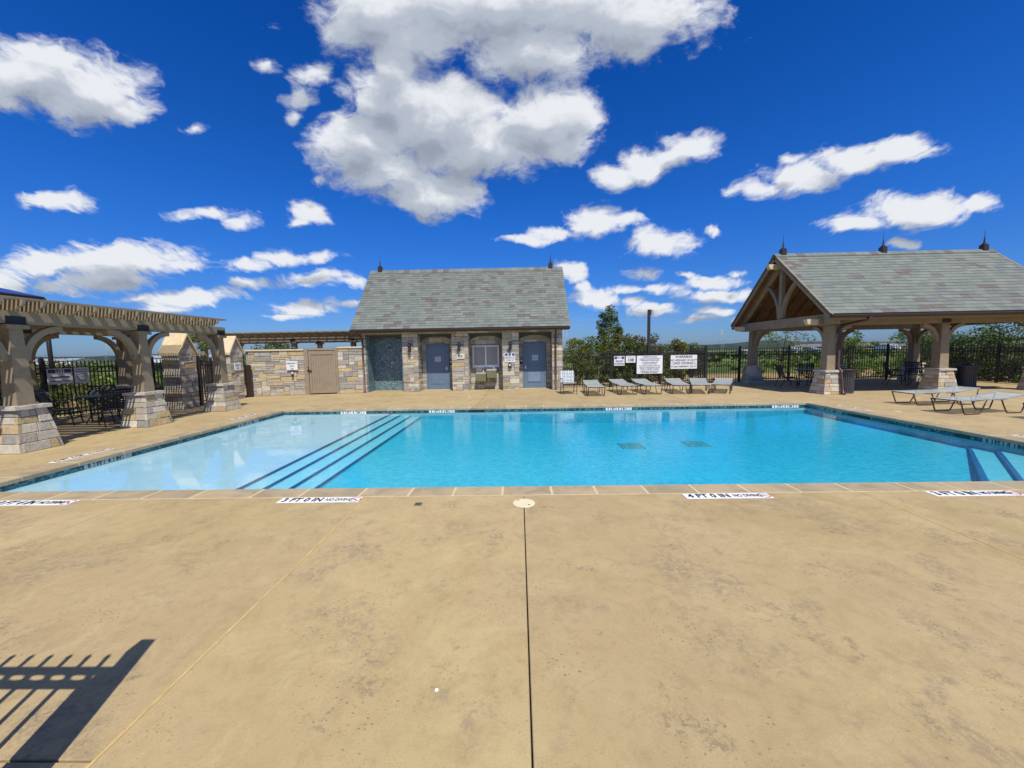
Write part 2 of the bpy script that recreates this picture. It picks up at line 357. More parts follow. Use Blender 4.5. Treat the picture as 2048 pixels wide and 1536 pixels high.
# ------------------------------------------------------------------ ground and far land
def ground_mat():
    m = bpy.data.materials.new('field'); m.use_nodes = True; t = m.node_tree; b = t.nodes['Principled BSDF']; l = t.links.new
    b.inputs['Roughness'].default_value = .95; b.inputs['Specular IOR Level'].default_value = .1
    g = t.nodes.new('ShaderNodeNewGeometry')
    def nz(sc, det=5, st=(1, 1, 1)):
        mp = t.nodes.new('ShaderNodeMapping'); l(g.outputs['Position'], mp.inputs[0]); mp.inputs['Scale'].default_value = st
        n = t.nodes.new('ShaderNodeTexNoise'); l(mp.outputs[0], n.inputs['Vector']); n.inputs['Scale'].default_value = sc; n.inputs['Detail'].default_value = det; return n.outputs['Fac']
    sp = t.nodes.new('ShaderNodeSeparateXYZ'); l(g.outputs['Position'], sp.inputs[0])
    def mm(op, a, bb): 
        n = t.nodes.new('ShaderNodeMath'); n.operation = op
        for i, v in enumerate((a, bb)):
            if isinstance(v, float): n.inputs[i].default_value = v
            else: l(v, n.inputs[i])
        return n.outputs[0]
    def ramp(x, els):
        r_ = t.nodes.new('ShaderNodeValToRGB'); l(x, r_.inputs[0]); e = r_.color_ramp.elements
        e[0].position, e[0].color = els[0][0], (*els[0][1], 1); e[1].position, e[1].color = els[-1][0], (*els[-1][1], 1)
        for p, c in els[1:-1]: q = e.new(p); q.color = (*c, 1)
        return r_.outputs[0]
    green = ramp(nz(.35, 7), [(.3, (.035, .065, .014)), (.5, (.075, .11, .025)), (.68, (.13, .15, .04))])
    tan = ramp(nz(.8, 7), [(.3, (.24, .155, .07)), (.55, (.37, .25, .12)), (.72, (.19, .17, .055))])
    far = ramp(nz(.012, 4, (1, 2.5, 1)), [(.35, (.045, .075, .025)), (.5, (.10, .13, .045)), (.62, (.20, .20, .09))])
    d = mm('ADD', sp.outputs[1], mm('MULTIPLY', nz(.12, 4), 14.0))
    f1 = t.nodes.new('ShaderNodeMapRange'); l(d, f1.inputs[0]); f1.inputs[1].default_value = 43.; f1.inputs[2].default_value = 50.
    f2 = t.nodes.new('ShaderNodeMapRange'); l(sp.outputs[1], f2.inputs[0]); f2.inputs[1].default_value = 90.; f2.inputs[2].default_value = 180.
    f0 = t.nodes.new('ShaderNodeMapRange'); l(d, f0.inputs[0]); f0.inputs[1].default_value = 25.; f0.inputs[2].default_value = 27.
    def mx(fc, a, c):
        n = t.nodes.new('ShaderNodeMix'); n.data_type = 'RGBA'; l(fc, n.inputs[0]); l(a, n.inputs[6]); l(c, n.inputs[7]); return n.outputs[2]
    l(mx(f2.outputs[0], mx(f1.outputs[0], tan, green), far), b.inputs['Base Color'])
    bp = t.nodes.new('ShaderNodeBump'); l(nz(3.0, 6), bp.inputs['Height']); bp.inputs['Distance'].default_value = .3; l(bp.outputs[0], b.inputs['Normal'])
    return m
fieldm = ground_mat()
DX0, DX1, DY0, DY1 = -16.0, 21.2, -9.0, 20.6
def gz(x, y):
    if DX0+.5 < x < DX1-.5 and DY0+.5 < y < DY1-.5: return -1.4
    dd = max(0, y-21, abs(x)-30)
    return -.13-min(dd*.035, 4.0)+.15*math.sin(x*.11+y*.07)*min(1, dd/20)
def axis(a, b, core0, core1, st):
    v = []; x = core0
    while x <= core1: v.append(x); x += st
    g = st; x = core1
    while x < b: g *= 1.25; x += g; v.append(min(x, b))
    g = st; x = core0
    while x > a: g *= 1.25; x -= g; v.insert(0, max(x, a))
    return v
xs = axis(-2500, 2500, -40, 48, 1.0); ys = axis(-600, 3500, -14, 60, 1.0)
m = MB(); m.add([(x, y, gz(x, y)) for y in ys for x in xs], [(j*len(xs)+i, j*len(xs)+i+1, (j+1)*len(xs)+i+1, (j+1)*len(xs)+i) for j in range(len(ys)-1) for i in range(len(xs)-1)], True)
ob('ground', m, fieldm, kind='structure')
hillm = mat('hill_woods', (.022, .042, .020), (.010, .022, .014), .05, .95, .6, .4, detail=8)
hillb = mat('far_woods_haze_tint', (.028, .050, .045), (.016, .034, .034), .03, .95, .5, .3, detail=8)  # bluer than the near hills: distance haze put into the colour
def ridge(name, y, h, x0, x1, m_, seed, depth=160, base=-5):
    rg = random.Random(seed); n = 160; ph = [(rg.uniform(0, 6.28), rg.uniform(.7, 1.3)) for _ in range(6)]
    mb = MB(); vs = []
    prof = [0, .55, .85, 1, .9, .5, 0]
    for k, pf in enumerate(prof):
        for i in range(n+1):
            x = x0+(x1-x0)*i/n; a = i/n
            hh = h*(.55+.28*math.sin(a*7*ph[0][1]+ph[0][0])+.14*math.sin(a*19+ph[1][0])+.06*math.sin(a*47+ph[2][0]))+rg.uniform(-.03, .03)*h
            edge = min(1, a*9, (1-a)*9)
            vs.append((x, y+depth*(k/(len(prof)-1)-.5), base+max(.05, hh*edge)*pf))
    w = n+1
    mb.add(vs, [(k*w+i, k*w+i+1, (k+1)*w+i+1, (k+1)*w+i) for k in range(len(prof)-1) for i in range(n)], False)
    return ob(name, mb, m_, kind='structure')
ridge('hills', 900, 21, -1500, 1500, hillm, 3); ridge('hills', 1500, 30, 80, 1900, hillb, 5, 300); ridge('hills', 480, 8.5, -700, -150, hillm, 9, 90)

# ------------------------------------------------------------------ deck: poured slabs with joints
def deck_mat():
    m = bpy.data.materials.new('deck_concrete'); m.use_nodes = True; t = m.node_tree; b = t.nodes['Principled BSDF']; l = t.links.new
    b.inputs['Roughness'].default_value = .82; b.inputs['Specular IOR Level'].default_value = .3
    g = t.nodes.new('ShaderNodeNewGeometry')
    def nz(sc, det=6, ro=.6, dist=0., st=(1, 1, 1)):
        mp = t.nodes.new('ShaderNodeMapping'); l(g.outputs['Position'], mp.inputs[0]); mp.inputs['Scale'].default_value = st
        n = t.nodes.new('ShaderNodeTexNoise'); l(mp.outputs[0], n.inputs['Vector']); n.inputs['Scale'].default_value = sc; n.inputs['Detail'].default_value = det; n.inputs['Roughness'].default_value = ro; n.inputs['Distortion'].default_value = dist; return n.outputs['Fac']
    def mr(x, a, bb, c=0., d=1., smoothstep=True):
        n = t.nodes.new('ShaderNodeMapRange'); n.interpolation_type = 'SMOOTHSTEP'; l(x, n.inputs[0])
        for i, v in zip((1, 2, 3, 4), (a, bb, c, d)): n.inputs[i].default_value = v
        return n.outputs[0]
    def mx(fc, a, c, bt='MIX'):
        n = t.nodes.new('ShaderNodeMix'); n.data_type = 'RGBA'; n.blend_type = bt
        for s_, v in ((0, fc), (6, a), (7, c)):
            if isinstance(v, (tuple, float)): n.inputs[s_].default_value = v
            else: l(v, n.inputs[s_])
        return n.outputs[2]
    def mu(a, c):
        n = t.nodes.new('ShaderNodeMath'); n.operation = 'MULTIPLY'; l(a, n.inputs[0])
        if isinstance(c, float): n.inputs[1].default_value = c
        else: l(c, n.inputs[1])
        return n.outputs[0]
    def pits(sc, r0, r1, keep, th0, th1, nsc):
        v = t.nodes.new('ShaderNodeTexVoronoi'); mp = t.nodes.new('ShaderNodeMapping'); l(g.outputs['Position'], mp.inputs[0]); mp.inputs['Scale'].default_value = (1, 1.4, .01)
        wv = t.nodes.new('ShaderNodeVectorMath'); wv.operation = 'MULTIPLY_ADD'; nw = t.nodes.new('ShaderNodeTexNoise'); l(g.outputs['Position'], nw.inputs['Vector']); nw.inputs['Scale'].default_value = 60; l(nw.outputs['Color'], wv.inputs[0]); wv.inputs[1].default_value = (.02, .02, 0); l(mp.outputs[0], wv.inputs[2]); l(wv.outputs[0], v.inputs['Vector']); v.inputs['Scale'].default_value = sc
        sep = t.nodes.new('ShaderNodeSeparateColor'); l(v.outputs['Color'], sep.inputs[0])
        return mu(mu(mr(v.outputs['Distance'], r0, r1, 1, 0), mr(sep.outputs[0], keep-.08, keep-.03)), mr(nz(nsc, 5, .65), th0, th1))
    col = mx(mr(nz(.9, 7, .62, .4), .32, .68), (.405, .303, .143, 1), (.480, .370, .182, 1))
    col = mx(mr(nz(.33, 3, .5), .35, .65, 0, .6), col, (.445, .325, .182, 1))
    col = mx(mr(nz(3.2, 9, .72, 1.0), .46, .70, 0, .62), col, (.335, .245, .115, 1))
    col = mx(mr(nz(2.3, 9, .72, .8, (1, 1.3, 1)), .50, .68, 0, .50), col, (.52, .41, .215, 1))
    col = mx(mr(nz(11, 7, .75, .6), .46, .72, 0, .45), col, (.315, .23, .115, 1))
    patch = mu(mr(nz(1.1, 6, .7, .3), .515, .62), mr(nz(17, 9, .8, .6), .43, .57))
    col = mx(mu(patch, .68), col, (.245, .190, .128, 1))
    darks = mu(mr(nz(1.9, 6, .7, .2), .56, .65), mr(nz(30, 7, .8, .5), .46, .56))
    col = mx(mu(darks, .62), col, (.155, .13, .095, 1))
    p1_ = pits(34, .16, .30, .62, .47, .60, 1.4); p2_ = pits(62, .16, .32, .60, .44, .56, 2.0); p3_ = pits(16, .05, .15, .72, .50, .60, 1.0)
    pa = t.nodes.new('ShaderNodeMath'); pa.operation = 'MAXIMUM'; l(p1_, pa.inputs[0]); l(p3_, pa.inputs[1]); pit = pa.outputs[0]
    col = mx(mu(pit, .62), col, (.165, .125, .07, 1)); col = mx(mu(p2_, .42), col, (.20, .15, .085, 1))
    col = mx(mr(nz(120, 4, .75), .3, .75, 0, .34), col, (.25, .185, .09, 1))
    oi = t.nodes.new('ShaderNodeObjectInfo'); h = t.nodes.new('ShaderNodeHueSaturation'); l(mr(oi.outputs['Random'], 0, 1, .965, 1.03), h.inputs['Value']); l(col, h.inputs['Color'])
    l(h.outputs[0], b.inputs['Base Color'])
    bp = t.nodes.new('ShaderNodeBump'); l(nz(110, 4, .7), bp.inputs['Height']); bp.inputs['Strength'].default_value = .35; bp.inputs['Distance'].default_value = .006
    bp2 = t.nodes.new('ShaderNodeBump'); bp2.invert = True; l(pit, bp2.inputs['Height']); bp2.inputs['Strength'].default_value = .5; bp2.inputs['Distance'].default_value = .004; l(bp.outputs[0], bp2.inputs['Normal']); l(bp2.outputs[0], b.inputs['Normal'])
    return m
deckm = deck_mat(); jointm = mat('joint_dark', (.06, .035, .025), (.04, .025, .02), 20, .9); caulkm = mat('joint_caulk', (.58, .42, .17), (.45, .29, .11), 12, .8, .1, 60)
PX0, PX1, PY0, PY1 = -7.47, 8.85, 4.87, 12.03; CW = .30
ox0, ox1, oy0, oy1 = PX0-CW, PX1+CW, PY0-CW, PY1+CW
deck = MB()
for (a, b, c, d) in ((DX0, DX1, DY0, oy0), (DX0, DX1, oy1, DY1), (DX0, ox0, oy0, oy1), (ox1, DX1, oy0, oy1)): deck.box(a, c, -.6, b, d, -.035)
deck = ob('deck', deck, jointm, kind='structure')
def slab(x0, x1, y0, y1):
    g = .0045; m = MB(); m.bbox(x0+g, y0+g, -.034, x1-g, y1-g, 0, .004); ob('slab', m, deckm, deck)
XC = [DX0, -12.2, -8.75, -4.72, -1.88, .03, 4.05, 9.15, 13.6, 17.4, DX1]
for a, b in zip(XC, XC[1:]):
    if b <= -1.8: slab(a, b, DY0, 1.512); slab(a, b, 1.512, oy0)
    else: slab(a, b, DY0, oy0)
XF = [DX0, -12.2, -8.75, -4.72, -1.4, 2.09, 5.6, 9.15, 13.6, 17.4, DX1]
for a, b in zip(XF, XF[1:]): slab(a, b, oy1, DY1)
for a, b in ((DX0, -12.2), (-12.2, ox0), (ox1, 13.6), (13.6, 17.4), (17.4, DX1)): slab(a, b, oy0, 8.6); slab(a, b, 8.6, oy1)
m = MB()
for x, y0, y1, w in ((-1.88, DY0, oy0, .008), (4.05, DY0, oy0, .006), (2.09, oy1, 17.2, .012), (-4.72, oy1, 16.2, .006)): m.box(x-w, y0, -.03, x+w, y1, .0025)
ob('joint_sealant', m, caulkm, deck)

# ------------------------------------------------------------------ pool
copm = mat('coping_stone_tint', (.40, .30, .175), (.27, .205, .125), 2.6, .8, .2, 60, rnd=.09, dist=1.2, detail=7, contrast=(.3, .6), c3=(.33, .265, .16))
copj = mat('coping_joint', (.62, .50, .29), (.52, .41, .23), 10, .9)
plaster = mat('plaster', (.40, .56, .66), (.345, .50, .61), 7, .7, detail=6, contrast=(.3, .7), dist=1.0)  # noise mottle in the colour imitates caustic light in the basin
navy = mat('nosing_tile', (.02, .05, .14), (.015, .035, .10), 20, .3)
def tile_mat(pal=((0, (.012, .045, .06)), (.25, (.03, .11, .135)), (.5, (.02, .07, .10)), (.7, (.06, .19, .21)), (.88, (.10, .24, .27)))):
    m = bpy.data.materials.new('mosaic'); m.use_nodes = True; t = m.node_tree; b = t.nodes['Principled BSDF']; l = t.links.new
    b.inputs['Roughness'].default_value = .25
    g = t.nodes.new('ShaderNodeNewGeometry'); vv = t.nodes.new('ShaderNodeTexVoronoi'); vv.distance = 'CHEBYCHEV'; vv.inputs['Randomness'].default_value = .0; vv.inputs['Scale'].default_value = 26; l(g.outputs['Position'], vv.inputs['Vector'])
    s_ = t.nodes.new('ShaderNodeSeparateColor'); l(vv.outputs['Color'], s_.inputs[0])
    c = t.nodes.new('ShaderNodeValToRGB'); l(s_.outputs[0], c.inputs[0]); c.color_ramp.interpolation = 'CONSTANT'
    for i, (p, q) in enumerate(pal):
        e = c.color_ramp.elements[i] if i < 2 else c.color_ramp.elements.new(p); e.position = p; e.color = (*q, 1)
    l(c.outputs[0], b.inputs['Base Color']); return m
mosaic = tile_mat(); mosaic_s = tile_mat(((0, (.075, .13, .145)), (.25, (.13, .21, .23)), (.5, (.095, .155, .175)), (.7, (.18, .275, .295)), (.88, (.25, .35, .365))))
WZ = -.108
plaster_b = mat('plaster_depth_tint', (.14, .54, .67), (.06, .38, .52), 8, .7, detail=6, contrast=(.3, .7), dist=1.2)  # water's depth blue and caustic mottle put into the floor colour
plaster_m = mat('plaster_mid', (.36, .62, .72), (.27, .52, .63), 8, .7, detail=6, contrast=(.3, .7), dist=1.0)  # step tint between shelf and floor, stands in for water depth
plaster_c = mat('plaster_corner', (.24, .56, .67), (.17, .47, .58), 8, .7, detail=6, contrast=(.3, .7), dist=1.0); navy2 = mat('nosing_blue', (.02, .12, .38), (.015, .09, .30), 20, .3)  # corner step tint likewise stands in for water depth
pool = MB(); pool.box(PX0-.2, PY0-.2, -1.4, PX1+.2, PY1+.2, -1.38)
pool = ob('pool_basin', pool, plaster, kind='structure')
def fl(name, verts, faces, m_, **k): mm = MB(); mm.add(verts, faces); return ob(name, mm, m_, pool, **k)
zt = -.045
# walls
mm = MB(); t_ = .12
mm.box(PX0-t_, PY0-t_, -1.38, PX0, PY1+t_, zt); mm.box(PX1, PY0-t_, -1.38, PX1+t_, PY1+t_, zt); mm.box(PX0+.001, PY1, -1.38, PX1-.001, PY1+t_, zt); mm.box(PX0+.001, PY0-t_, -1.38, PX1-.001, PY0, zt)
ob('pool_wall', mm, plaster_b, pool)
# floor: shallow shelf, three long steps, floor sloping to the right
ST = [(-4.05, -.150), (-3.75, -.190), (-3.43, -.230), (-3.12, -.275)]
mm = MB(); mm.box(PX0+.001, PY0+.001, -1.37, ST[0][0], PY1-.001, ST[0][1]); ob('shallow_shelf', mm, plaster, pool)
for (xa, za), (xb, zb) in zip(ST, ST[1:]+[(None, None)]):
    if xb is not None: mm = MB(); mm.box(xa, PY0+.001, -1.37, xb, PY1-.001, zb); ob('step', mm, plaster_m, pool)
    mm = MB(); mm.box(xa-.024, PY0+.002, za-.028, xa+.003, PY1-.002, za+.003); ob('step_edge_tile', mm, navy, pool)
def fz(x): 
    if x < 1: return -.33-.21*(x+3.12)/4.12
    if x < 6: return -.54
    return -.54+.22*(x-6)/2.85
nx = 24; X_ = [ST[-1][0]+.004+(PX1-.002-ST[-1][0]-.004)*i/nx for i in range(nx+1)]
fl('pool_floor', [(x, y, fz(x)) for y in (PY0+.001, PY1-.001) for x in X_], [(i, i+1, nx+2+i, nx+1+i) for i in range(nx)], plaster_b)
# corner steps at the near right
for c, z in ((2.82, -.29), (2.36, -.235), (1.90, -.18), (1.44, -.14)):
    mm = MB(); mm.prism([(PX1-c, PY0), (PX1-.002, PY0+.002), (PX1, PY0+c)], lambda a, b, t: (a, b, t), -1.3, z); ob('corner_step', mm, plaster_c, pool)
    mm = MB(); mm.beam((PX1-c+.03, PY0+.01, z), (PX1-.01, PY0+c-.03, z), .045, .012); ob('step_edge_tile', mm, navy2, pool)
# coping stones
def coping(ax, a0, a1, fix0, fix1, horizontal):
    a = a0
    while a < a1-.01:
        w = rng.choice([.61, .61, .61, .75, .55]); b = a+w
        if a1-b < .3: b = a1
        m = MB(); g = .005
        if horizontal: m.bbox(a+g, fix0, -.062, b-g, fix1, .006, .012)
        else: m.bbox(fix0, a+g, -.062, fix1, b-g, .006, .012)
        ob('coping_stone', m, copm, pool); a = b
coping('x', ox0, ox1, oy0+.004, PY0+.02, True); coping('x', ox0, ox1, PY1-.02, oy1-.004, True)
coping('y', PY0+.03, PY1-.03, ox0+.004, PX0+.02, False); coping('y', PY0+.03, PY1-.03, PX1-.02, ox1-.004, False)
mm = MB()
for (a, b, c, d) in ((ox0, ox1, oy0, PY0+.01), (ox0, ox1, PY1-.01, oy1), (ox0, PX0+.01, PY0+.011, PY1-.011), (PX1-.01, ox1, PY0+.011, PY1-.011)): mm.box(a, c, -.060, b, d, .0035)
ob('mortar_bed', mm, copj, pool)
# waterline mosaic, set 6 mm proud of the wall
mm = MB(); p = .006; za, zb = -.145, -.064
mm.box(PX0, PY0+.01, za, PX0+p, PY1-.01, zb); mm.box(PX1-p, PY0+.01, za, PX1, PY1-.01, zb); mm.box(PX0+p, PY1-p, za, PX1-p, PY1, zb); mm.box(PX0+p, PY0, za, PX1-p, PY0+p, zb)
ob('waterline_tile_band', mm, mosaic, pool)
# skimmer mouths and floor drains
for (x0, y0, x1, y1) in ((PX1-.014, 9.85, PX1-.002, 10.35), (PX1-.014, 7.66, PX1-.002, 7.92), (-1.6, PY1-.014, -1.1, PY1-.002)):
    mm = MB(); mm.box(x0, y0, -.14, x1, y1, -.066); ob('skimmer_mouth', mm, black, pool)
draing = mat('drain_grey_green', (.18, .30, .27), (.14, .24, .22), 8, .6)
for x, y in ((2.62, 9.05), (4.18, 9.15)):
    mm = MB(); mm.bbox(x-.27, y-.27, -.539, x+.27, y+.27, -.525, .01); d_ = ob('drain_cover', mm, draing, pool)
    mm = MB()
    for i in (-1, 1):
        for j in (-1, 1): mm.box(x+i*.13-.03, y+j*.12-.02, -.525, x+i*.13+.03, y+j*.12+.02, -.519)
    ob('drain_slot', mm, plaster, d_)
# water: a body with a rippled surface; clear, absorbs red
wm = bpy.data.materials.new('water'); wm.use_nodes = True; t = wm.node_tree; t.nodes.clear(); l = t.links.new
g = t.nodes.new('ShaderNodeNewGeometry')
def nz(sc, det, st, dist=0.):
    mp = t.nodes.new('ShaderNodeMapping'); l(g.outputs['Position'], mp.inputs[0]); mp.inputs['Scale'].default_value = st
    n = t.nodes.new('ShaderNodeTexNoise'); l(mp.outputs[0], n.inputs['Vector']); n.inputs['Scale'].default_value = sc; n.inputs['Detail'].default_value = det; n.inputs['Distortion'].default_value = dist; return n.outputs['Fac']
zone = t.nodes.new('ShaderNodeMapRange'); zone.interpolation_type = 'SMOOTHSTEP'; l(g.outputs['Position'], zone.inputs[0])
sp = t.nodes.new('ShaderNodeSeparateXYZ'); l(g.outputs['Position'], sp.inputs[0]); l(sp.outputs[0], zone.inputs[0]); zone.inputs[1].default_value = -4.2; zone.inputs[2].default_value = -1.5; zone.inputs[3].default_value = .10; zone.inputs[4].default_value = 1.0
fine = nz(14, 3, (1, 1, 1), .6); mid = nz(3.0, 3, (1, 1.5, 1), .4); wide = nz(.8, 2, (1, 1.3, 1))
b1 = t.nodes.new('ShaderNodeBump'); l(wide, b1.inputs['Height']); b1.inputs['Distance'].default_value = .008; b1.inputs['Strength'].default_value = .25
b2 = t.nodes.new('ShaderNodeBump'); l(mid, b2.inputs['Height']); b2.inputs['Distance'].default_value = .0022; l(b1.outputs[0], b2.inputs['Normal'])
b3 = t.nodes.new('ShaderNodeBump'); l(fine, b3.inputs['Height']); b3.inputs['Distance'].default_value = .0055; l(b2.outputs[0], b3.inputs['Normal'])
zy = t.nodes.new('ShaderNodeMapRange'); zy.interpolation_type = 'SMOOTHSTEP'; l(sp.outputs[1], zy.inputs[0]); zy.inputs[1].default_value = 5.5; zy.inputs[2].default_value = 10.5; zy.inputs[3].default_value = 1.0; zy.inputs[4].default_value = .22
zm = t.nodes.new('ShaderNodeMath'); zm.operation = 'MULTIPLY'; l(zone.outputs[0], zm.inputs[0]); l(zy.outputs[0], zm.inputs[1])
l(zm.outputs[0], b2.inputs['Strength']); l(zm.outputs[0], b3.inputs['Strength'])
fr = t.nodes.new('ShaderNodeFresnel'); fr.inputs[0].default_value = 1.42; l(b3.outputs[0], fr.inputs['Normal'])
gl = t.nodes.new('ShaderNodeBsdfGlossy'); gl.inputs['Roughness'].default_value = 0.0; l(b3.outputs[0], gl.inputs['Normal'])
tr = t.nodes.new('ShaderNodeBsdfTransparent'); mxs = t.nodes.new('ShaderNodeMixShader'); l(fr.outputs[0], mxs.inputs[0]); l(tr.outputs[0], mxs.inputs[1]); l(gl.outputs[0], mxs.inputs[2])
va = t.nodes.new('ShaderNodeVolumeAbsorption'); va.inputs['Color'].default_value = (0.0, .88, .96, 1); va.inputs['Density'].default_value = .85
wo = t.nodes.new('ShaderNodeOutputMaterial'); l(mxs.outputs[0], wo.inputs['Surface']); l(va.outputs[0], wo.inputs['Volume'])
mm = MB(); mm.box(PX0-.06, PY0-.06, -1.2, PX1+.06, PY1+.06, WZ)
ob('water', mm, wm, kind='structure')

# depth markers -----------------------------------------------------
def nodive(parent, mtx, s):
    mm = MB(); n = 20
    for r1, r2 in ((s*.44, s*.5),):
        vs = []
        for k in range(n): a = 2*math.pi*k/n; vs += [(math.cos(a)*r1, math.sin(a)*r1, .002), (math.cos(a)*r2, math.sin(a)*r2, .002)]
        mm.add(vs, [(2*k, 2*k+1, (2*k+3) % (2*n), (2*k+2) % (2*n)) for k in range(n)])
    a, b = s*.31, s*.028
    mm.add([(-a-b, a-b, .0025), (-a+b, a+b, .0025), (a+b, -a+b, .0025), (a-b, -a-b, .0025)], [(0, 1, 2, 3)])
    me = mm.mesh('no_diving_ring', red); me.transform(mtx); link('no_diving_ring', me, parent)
    m2 = MB(); q = s*.2
    m2.add([(-q, -.3*q, .0022), (-q*.2, .5*q, .0022), (q*.9, .1*q, .0022), (-.1*q, -.1*q, .0022)], [(0, 1, 2, 3)]); m2.add([(q*.2+x*.18*q, .7*q+y*.18*q, .0022) for x, y in ((1, 0), (.5, .8), (-.5, .8), (-1, 0), (-.5, -.8), (.5, -.8))], [tuple(range(6))])
    me = m2.mesh('diver_figure', ink); me.transform(mtx); link('diver_figure', me, parent)
def deck_marker(cx, cy, w, d, s, label, rz=0):
    t_ = thing('depth_marker', label, 'depth marker', (cx, cy, 0), 'depth marker plates along the pool edge')
    mm = MB(); mm.box(-w/2, -d/2, .0015, w/2, d/2, .005); me = mm.mesh('plate', white)
    Mx = Matrix.Translation((cx, cy, 0)) @ Matrix.Rotation(rz, 4, 'Z'); me.transform(Mx); link('plate', me, t_)
    text('depth_text', s, d*.98, Mx @ Matrix.Translation((-w*.215, 0, .0065)), ink, t_, wide=.82, bold=.004)
    text('no_diving_text', 'NO DIVING', d*.72, Mx @ Matrix.Translation((w*.235, 0, .0065)), ink, t_, wide=.56, bold=.001)
    nodive(t_, Mx @ Matrix.Translation((w*.43, 0, .005)), d*.9)
deck_marker(-2.42, 4.485, .98, .155, '3 FT 0 IN', 'white 3 FT 0 IN plate on the near deck, left of the small drain')
deck_marker(2.43, 4.485, 1.0, .155, '4 FT 0 IN', 'white 4 FT 0 IN plate on the near deck, right of the round cream lid')
deck_marker(5.28, 4.485, 1.0, .155, '3 FT 0 IN', 'white 3 FT 0 IN plate at the right end of the near deck edge')
deck_marker(-5.95, 4.485, 1.0, .155, '0 FT 4 IN', 'white 0 FT 4 IN plate at the left end of the near deck edge')
deck_marker(-7.92, 6.75, .95, .14, '0 FT 4 IN', 'white marker plate on the left deck beside the second pergola pier', R(90))
deck_marker(-7.92, 10.9, .95, .14, '0 FT 4 IN', 'white marker plate on the left deck near the far corner', R(90))
deck_marker(9.32, 6.9, .95, .14, '3 FT 0 IN', 'white marker plate on the right deck in front of the loungers', R(-90))
deck_marker(9.32, 10.9, .95, .14, '3 FT 6 IN', 'white marker plate on the right deck near the far corner', R(-90))
def wall_marker(p, rz, s, label, n=5, tile=.145, whitec=True):
    t_ = thing('depth_tile', label, 'depth marker', p, 'depth marker tiles set in the pool wall')
    Mb = Matrix.Translation(p) @ Matrix.Rotation(rz, 4, 'Z')
    for i, ch in enumerate(s):
        x = (i-(len(s)-1)/2)*(tile+.02); mm = MB(); mm.box(x-tile/2, -.006, -.055, x+tile/2, 0, .036); me = mm.mesh('tile', white if whitec else glazed); me.transform(Mb); link('tile', me, t_)
        if ch == '*': nodive(t_, Mb @ Matrix.Translation((x, -.007, 0)) @ Matrix.Rotation(R(90), 4, 'X'), .07)
        else: text('lettering', ch, .085, Mb @ Matrix.Translation((x, -.008, 0)) @ Matrix.Rotation(R(90), 4, 'X'), ink, t_, bold=.003)
glazed = mat('glazed_grey_tile', (.30, .40, .42), (.26, .35, .37), 8, .25)
wz = -.101
wall_marker((-5.25, PY1-.008, wz), 0, ['0', 'FT', '4', 'IN', '*'], 'white 0 FT 4 IN tiles on the far pool wall')
wall_marker((-2.45, PY1-.008, wz), 0, ['3', 'FT', '0', 'IN', '*'], 'white 3 FT 0 IN tiles on the far pool wall')
wall_marker((3.08, PY1-.008, wz), 0, ['4', 'FT', '0', 'IN', '*'], 'white 4 FT 0 IN tiles on the far pool wall')
wall_marker((8.2, PY1-.008, wz), 0, ['3', 'FT', '6', 'IN', '*'], 'white 3 FT 6 IN tiles at the right end of the far pool wall')
wall_marker((PX0+.009, 6.75, wz), R(90), ['0', 'FT', '4', 'IN', '*'], 'grey 0 FT 4 IN tiles on the left pool wall, nearer the camera', whitec=False)
wall_marker((PX0+.009, 10.4, wz), R(90), ['0', 'FT', '4', 'IN', '*'], 'grey 0 FT 4 IN tiles on the left pool wall near the far corner', whitec=False)
wall_marker((PX1-.009, 7.05, wz), R(-90), ['3', 'FT', '0', 'IN', '*'], 'grey 3 FT 0 IN tiles on the right pool wall by the corner steps', whitec=False)
wall_marker((PX1-.009, 11.1, wz), R(-90), ['3', 'FT', '6', 'IN', '*'], 'grey 3 FT 6 IN tiles on the right pool wall near the far corner', whitec=False)
# skimmer lid, small drain, scrap
lidm = mat('cream_lid', (.72, .64, .42), (.66, .58, .37), 6, .5)
t_ = thing('skimmer_lid', 'round cream skimmer lid on the deck in front of the pool', 'lid', (.03, 4.33, 0))
mm = MB(); mm.lathe([(.128, 0), (.128, .006), (.120, .009), (0.01, .010)], 40, (.03, 4.33, 0)); ob('lid_plate', mm, lidm, t_)
for bx in ((.075, 4.255, .0095, .10, 4.27, .0115), (-.05, 4.40, .0095, -.02, 4.41, .0115)): mm = MB(); mm.box(*bx); ob('finger_notch', mm, black, t_)
t_ = thing('deck_drain', 'small grey square drain grate set in the near deck', 'drain', (-1.19, 4.34, 0))
mm = MB(); mm.box(-1.235, 4.29, .001, -1.15, 4.375, .005); ob('grate_frame', mm, mat('drain_grey', (.16, .15, .14), (.12, .11, .1), 9, .6), t_)
for i in range(3): mm = MB(); mm.box(-1.225, 4.303+i*.024, .005, -1.16, 4.313+i*.024, .0065); ob('grate_slot', mm, black, t_)
mm = MB(); mm.add([(-.012, -.006, .004), (.004, -.011, .006), (.014, .0, .004), (.006, .012, .010), (-.009, .009, .008)], [(0, 1, 2, 3, 4)]); mm.add([(-.012, -.006, 0), (.004, -.011, 0), (.014, 0, 0), (.006, .012, 0), (-.009, .009, 0)], [(0, 1, 2, 3, 4)])
o = ob('paper_scrap', mm, white); o.location = (-.455, 1.86, .001); o.scale = (.75, .75, .75); tag(o, 'tiny white scrap lying on the near deck', 'litter')
for x, y in ((-1.95, 14.9), (9.85, 10.2), (12.9, 12.7)):
    mm = MB(); mm.lathe([(.07, .001), (.07, .006), (.02, .007)], 20, (x, y, 0)); tag(ob('deck_inlet_cap', mm, lidm), {-1.95: 'small cream cap in the far deck before the bathhouse', 9.85: 'small cream cap in the deck at the right pool edge', 12.9: 'small cream cap in the deck behind the right loungers'}[x], 'cap')

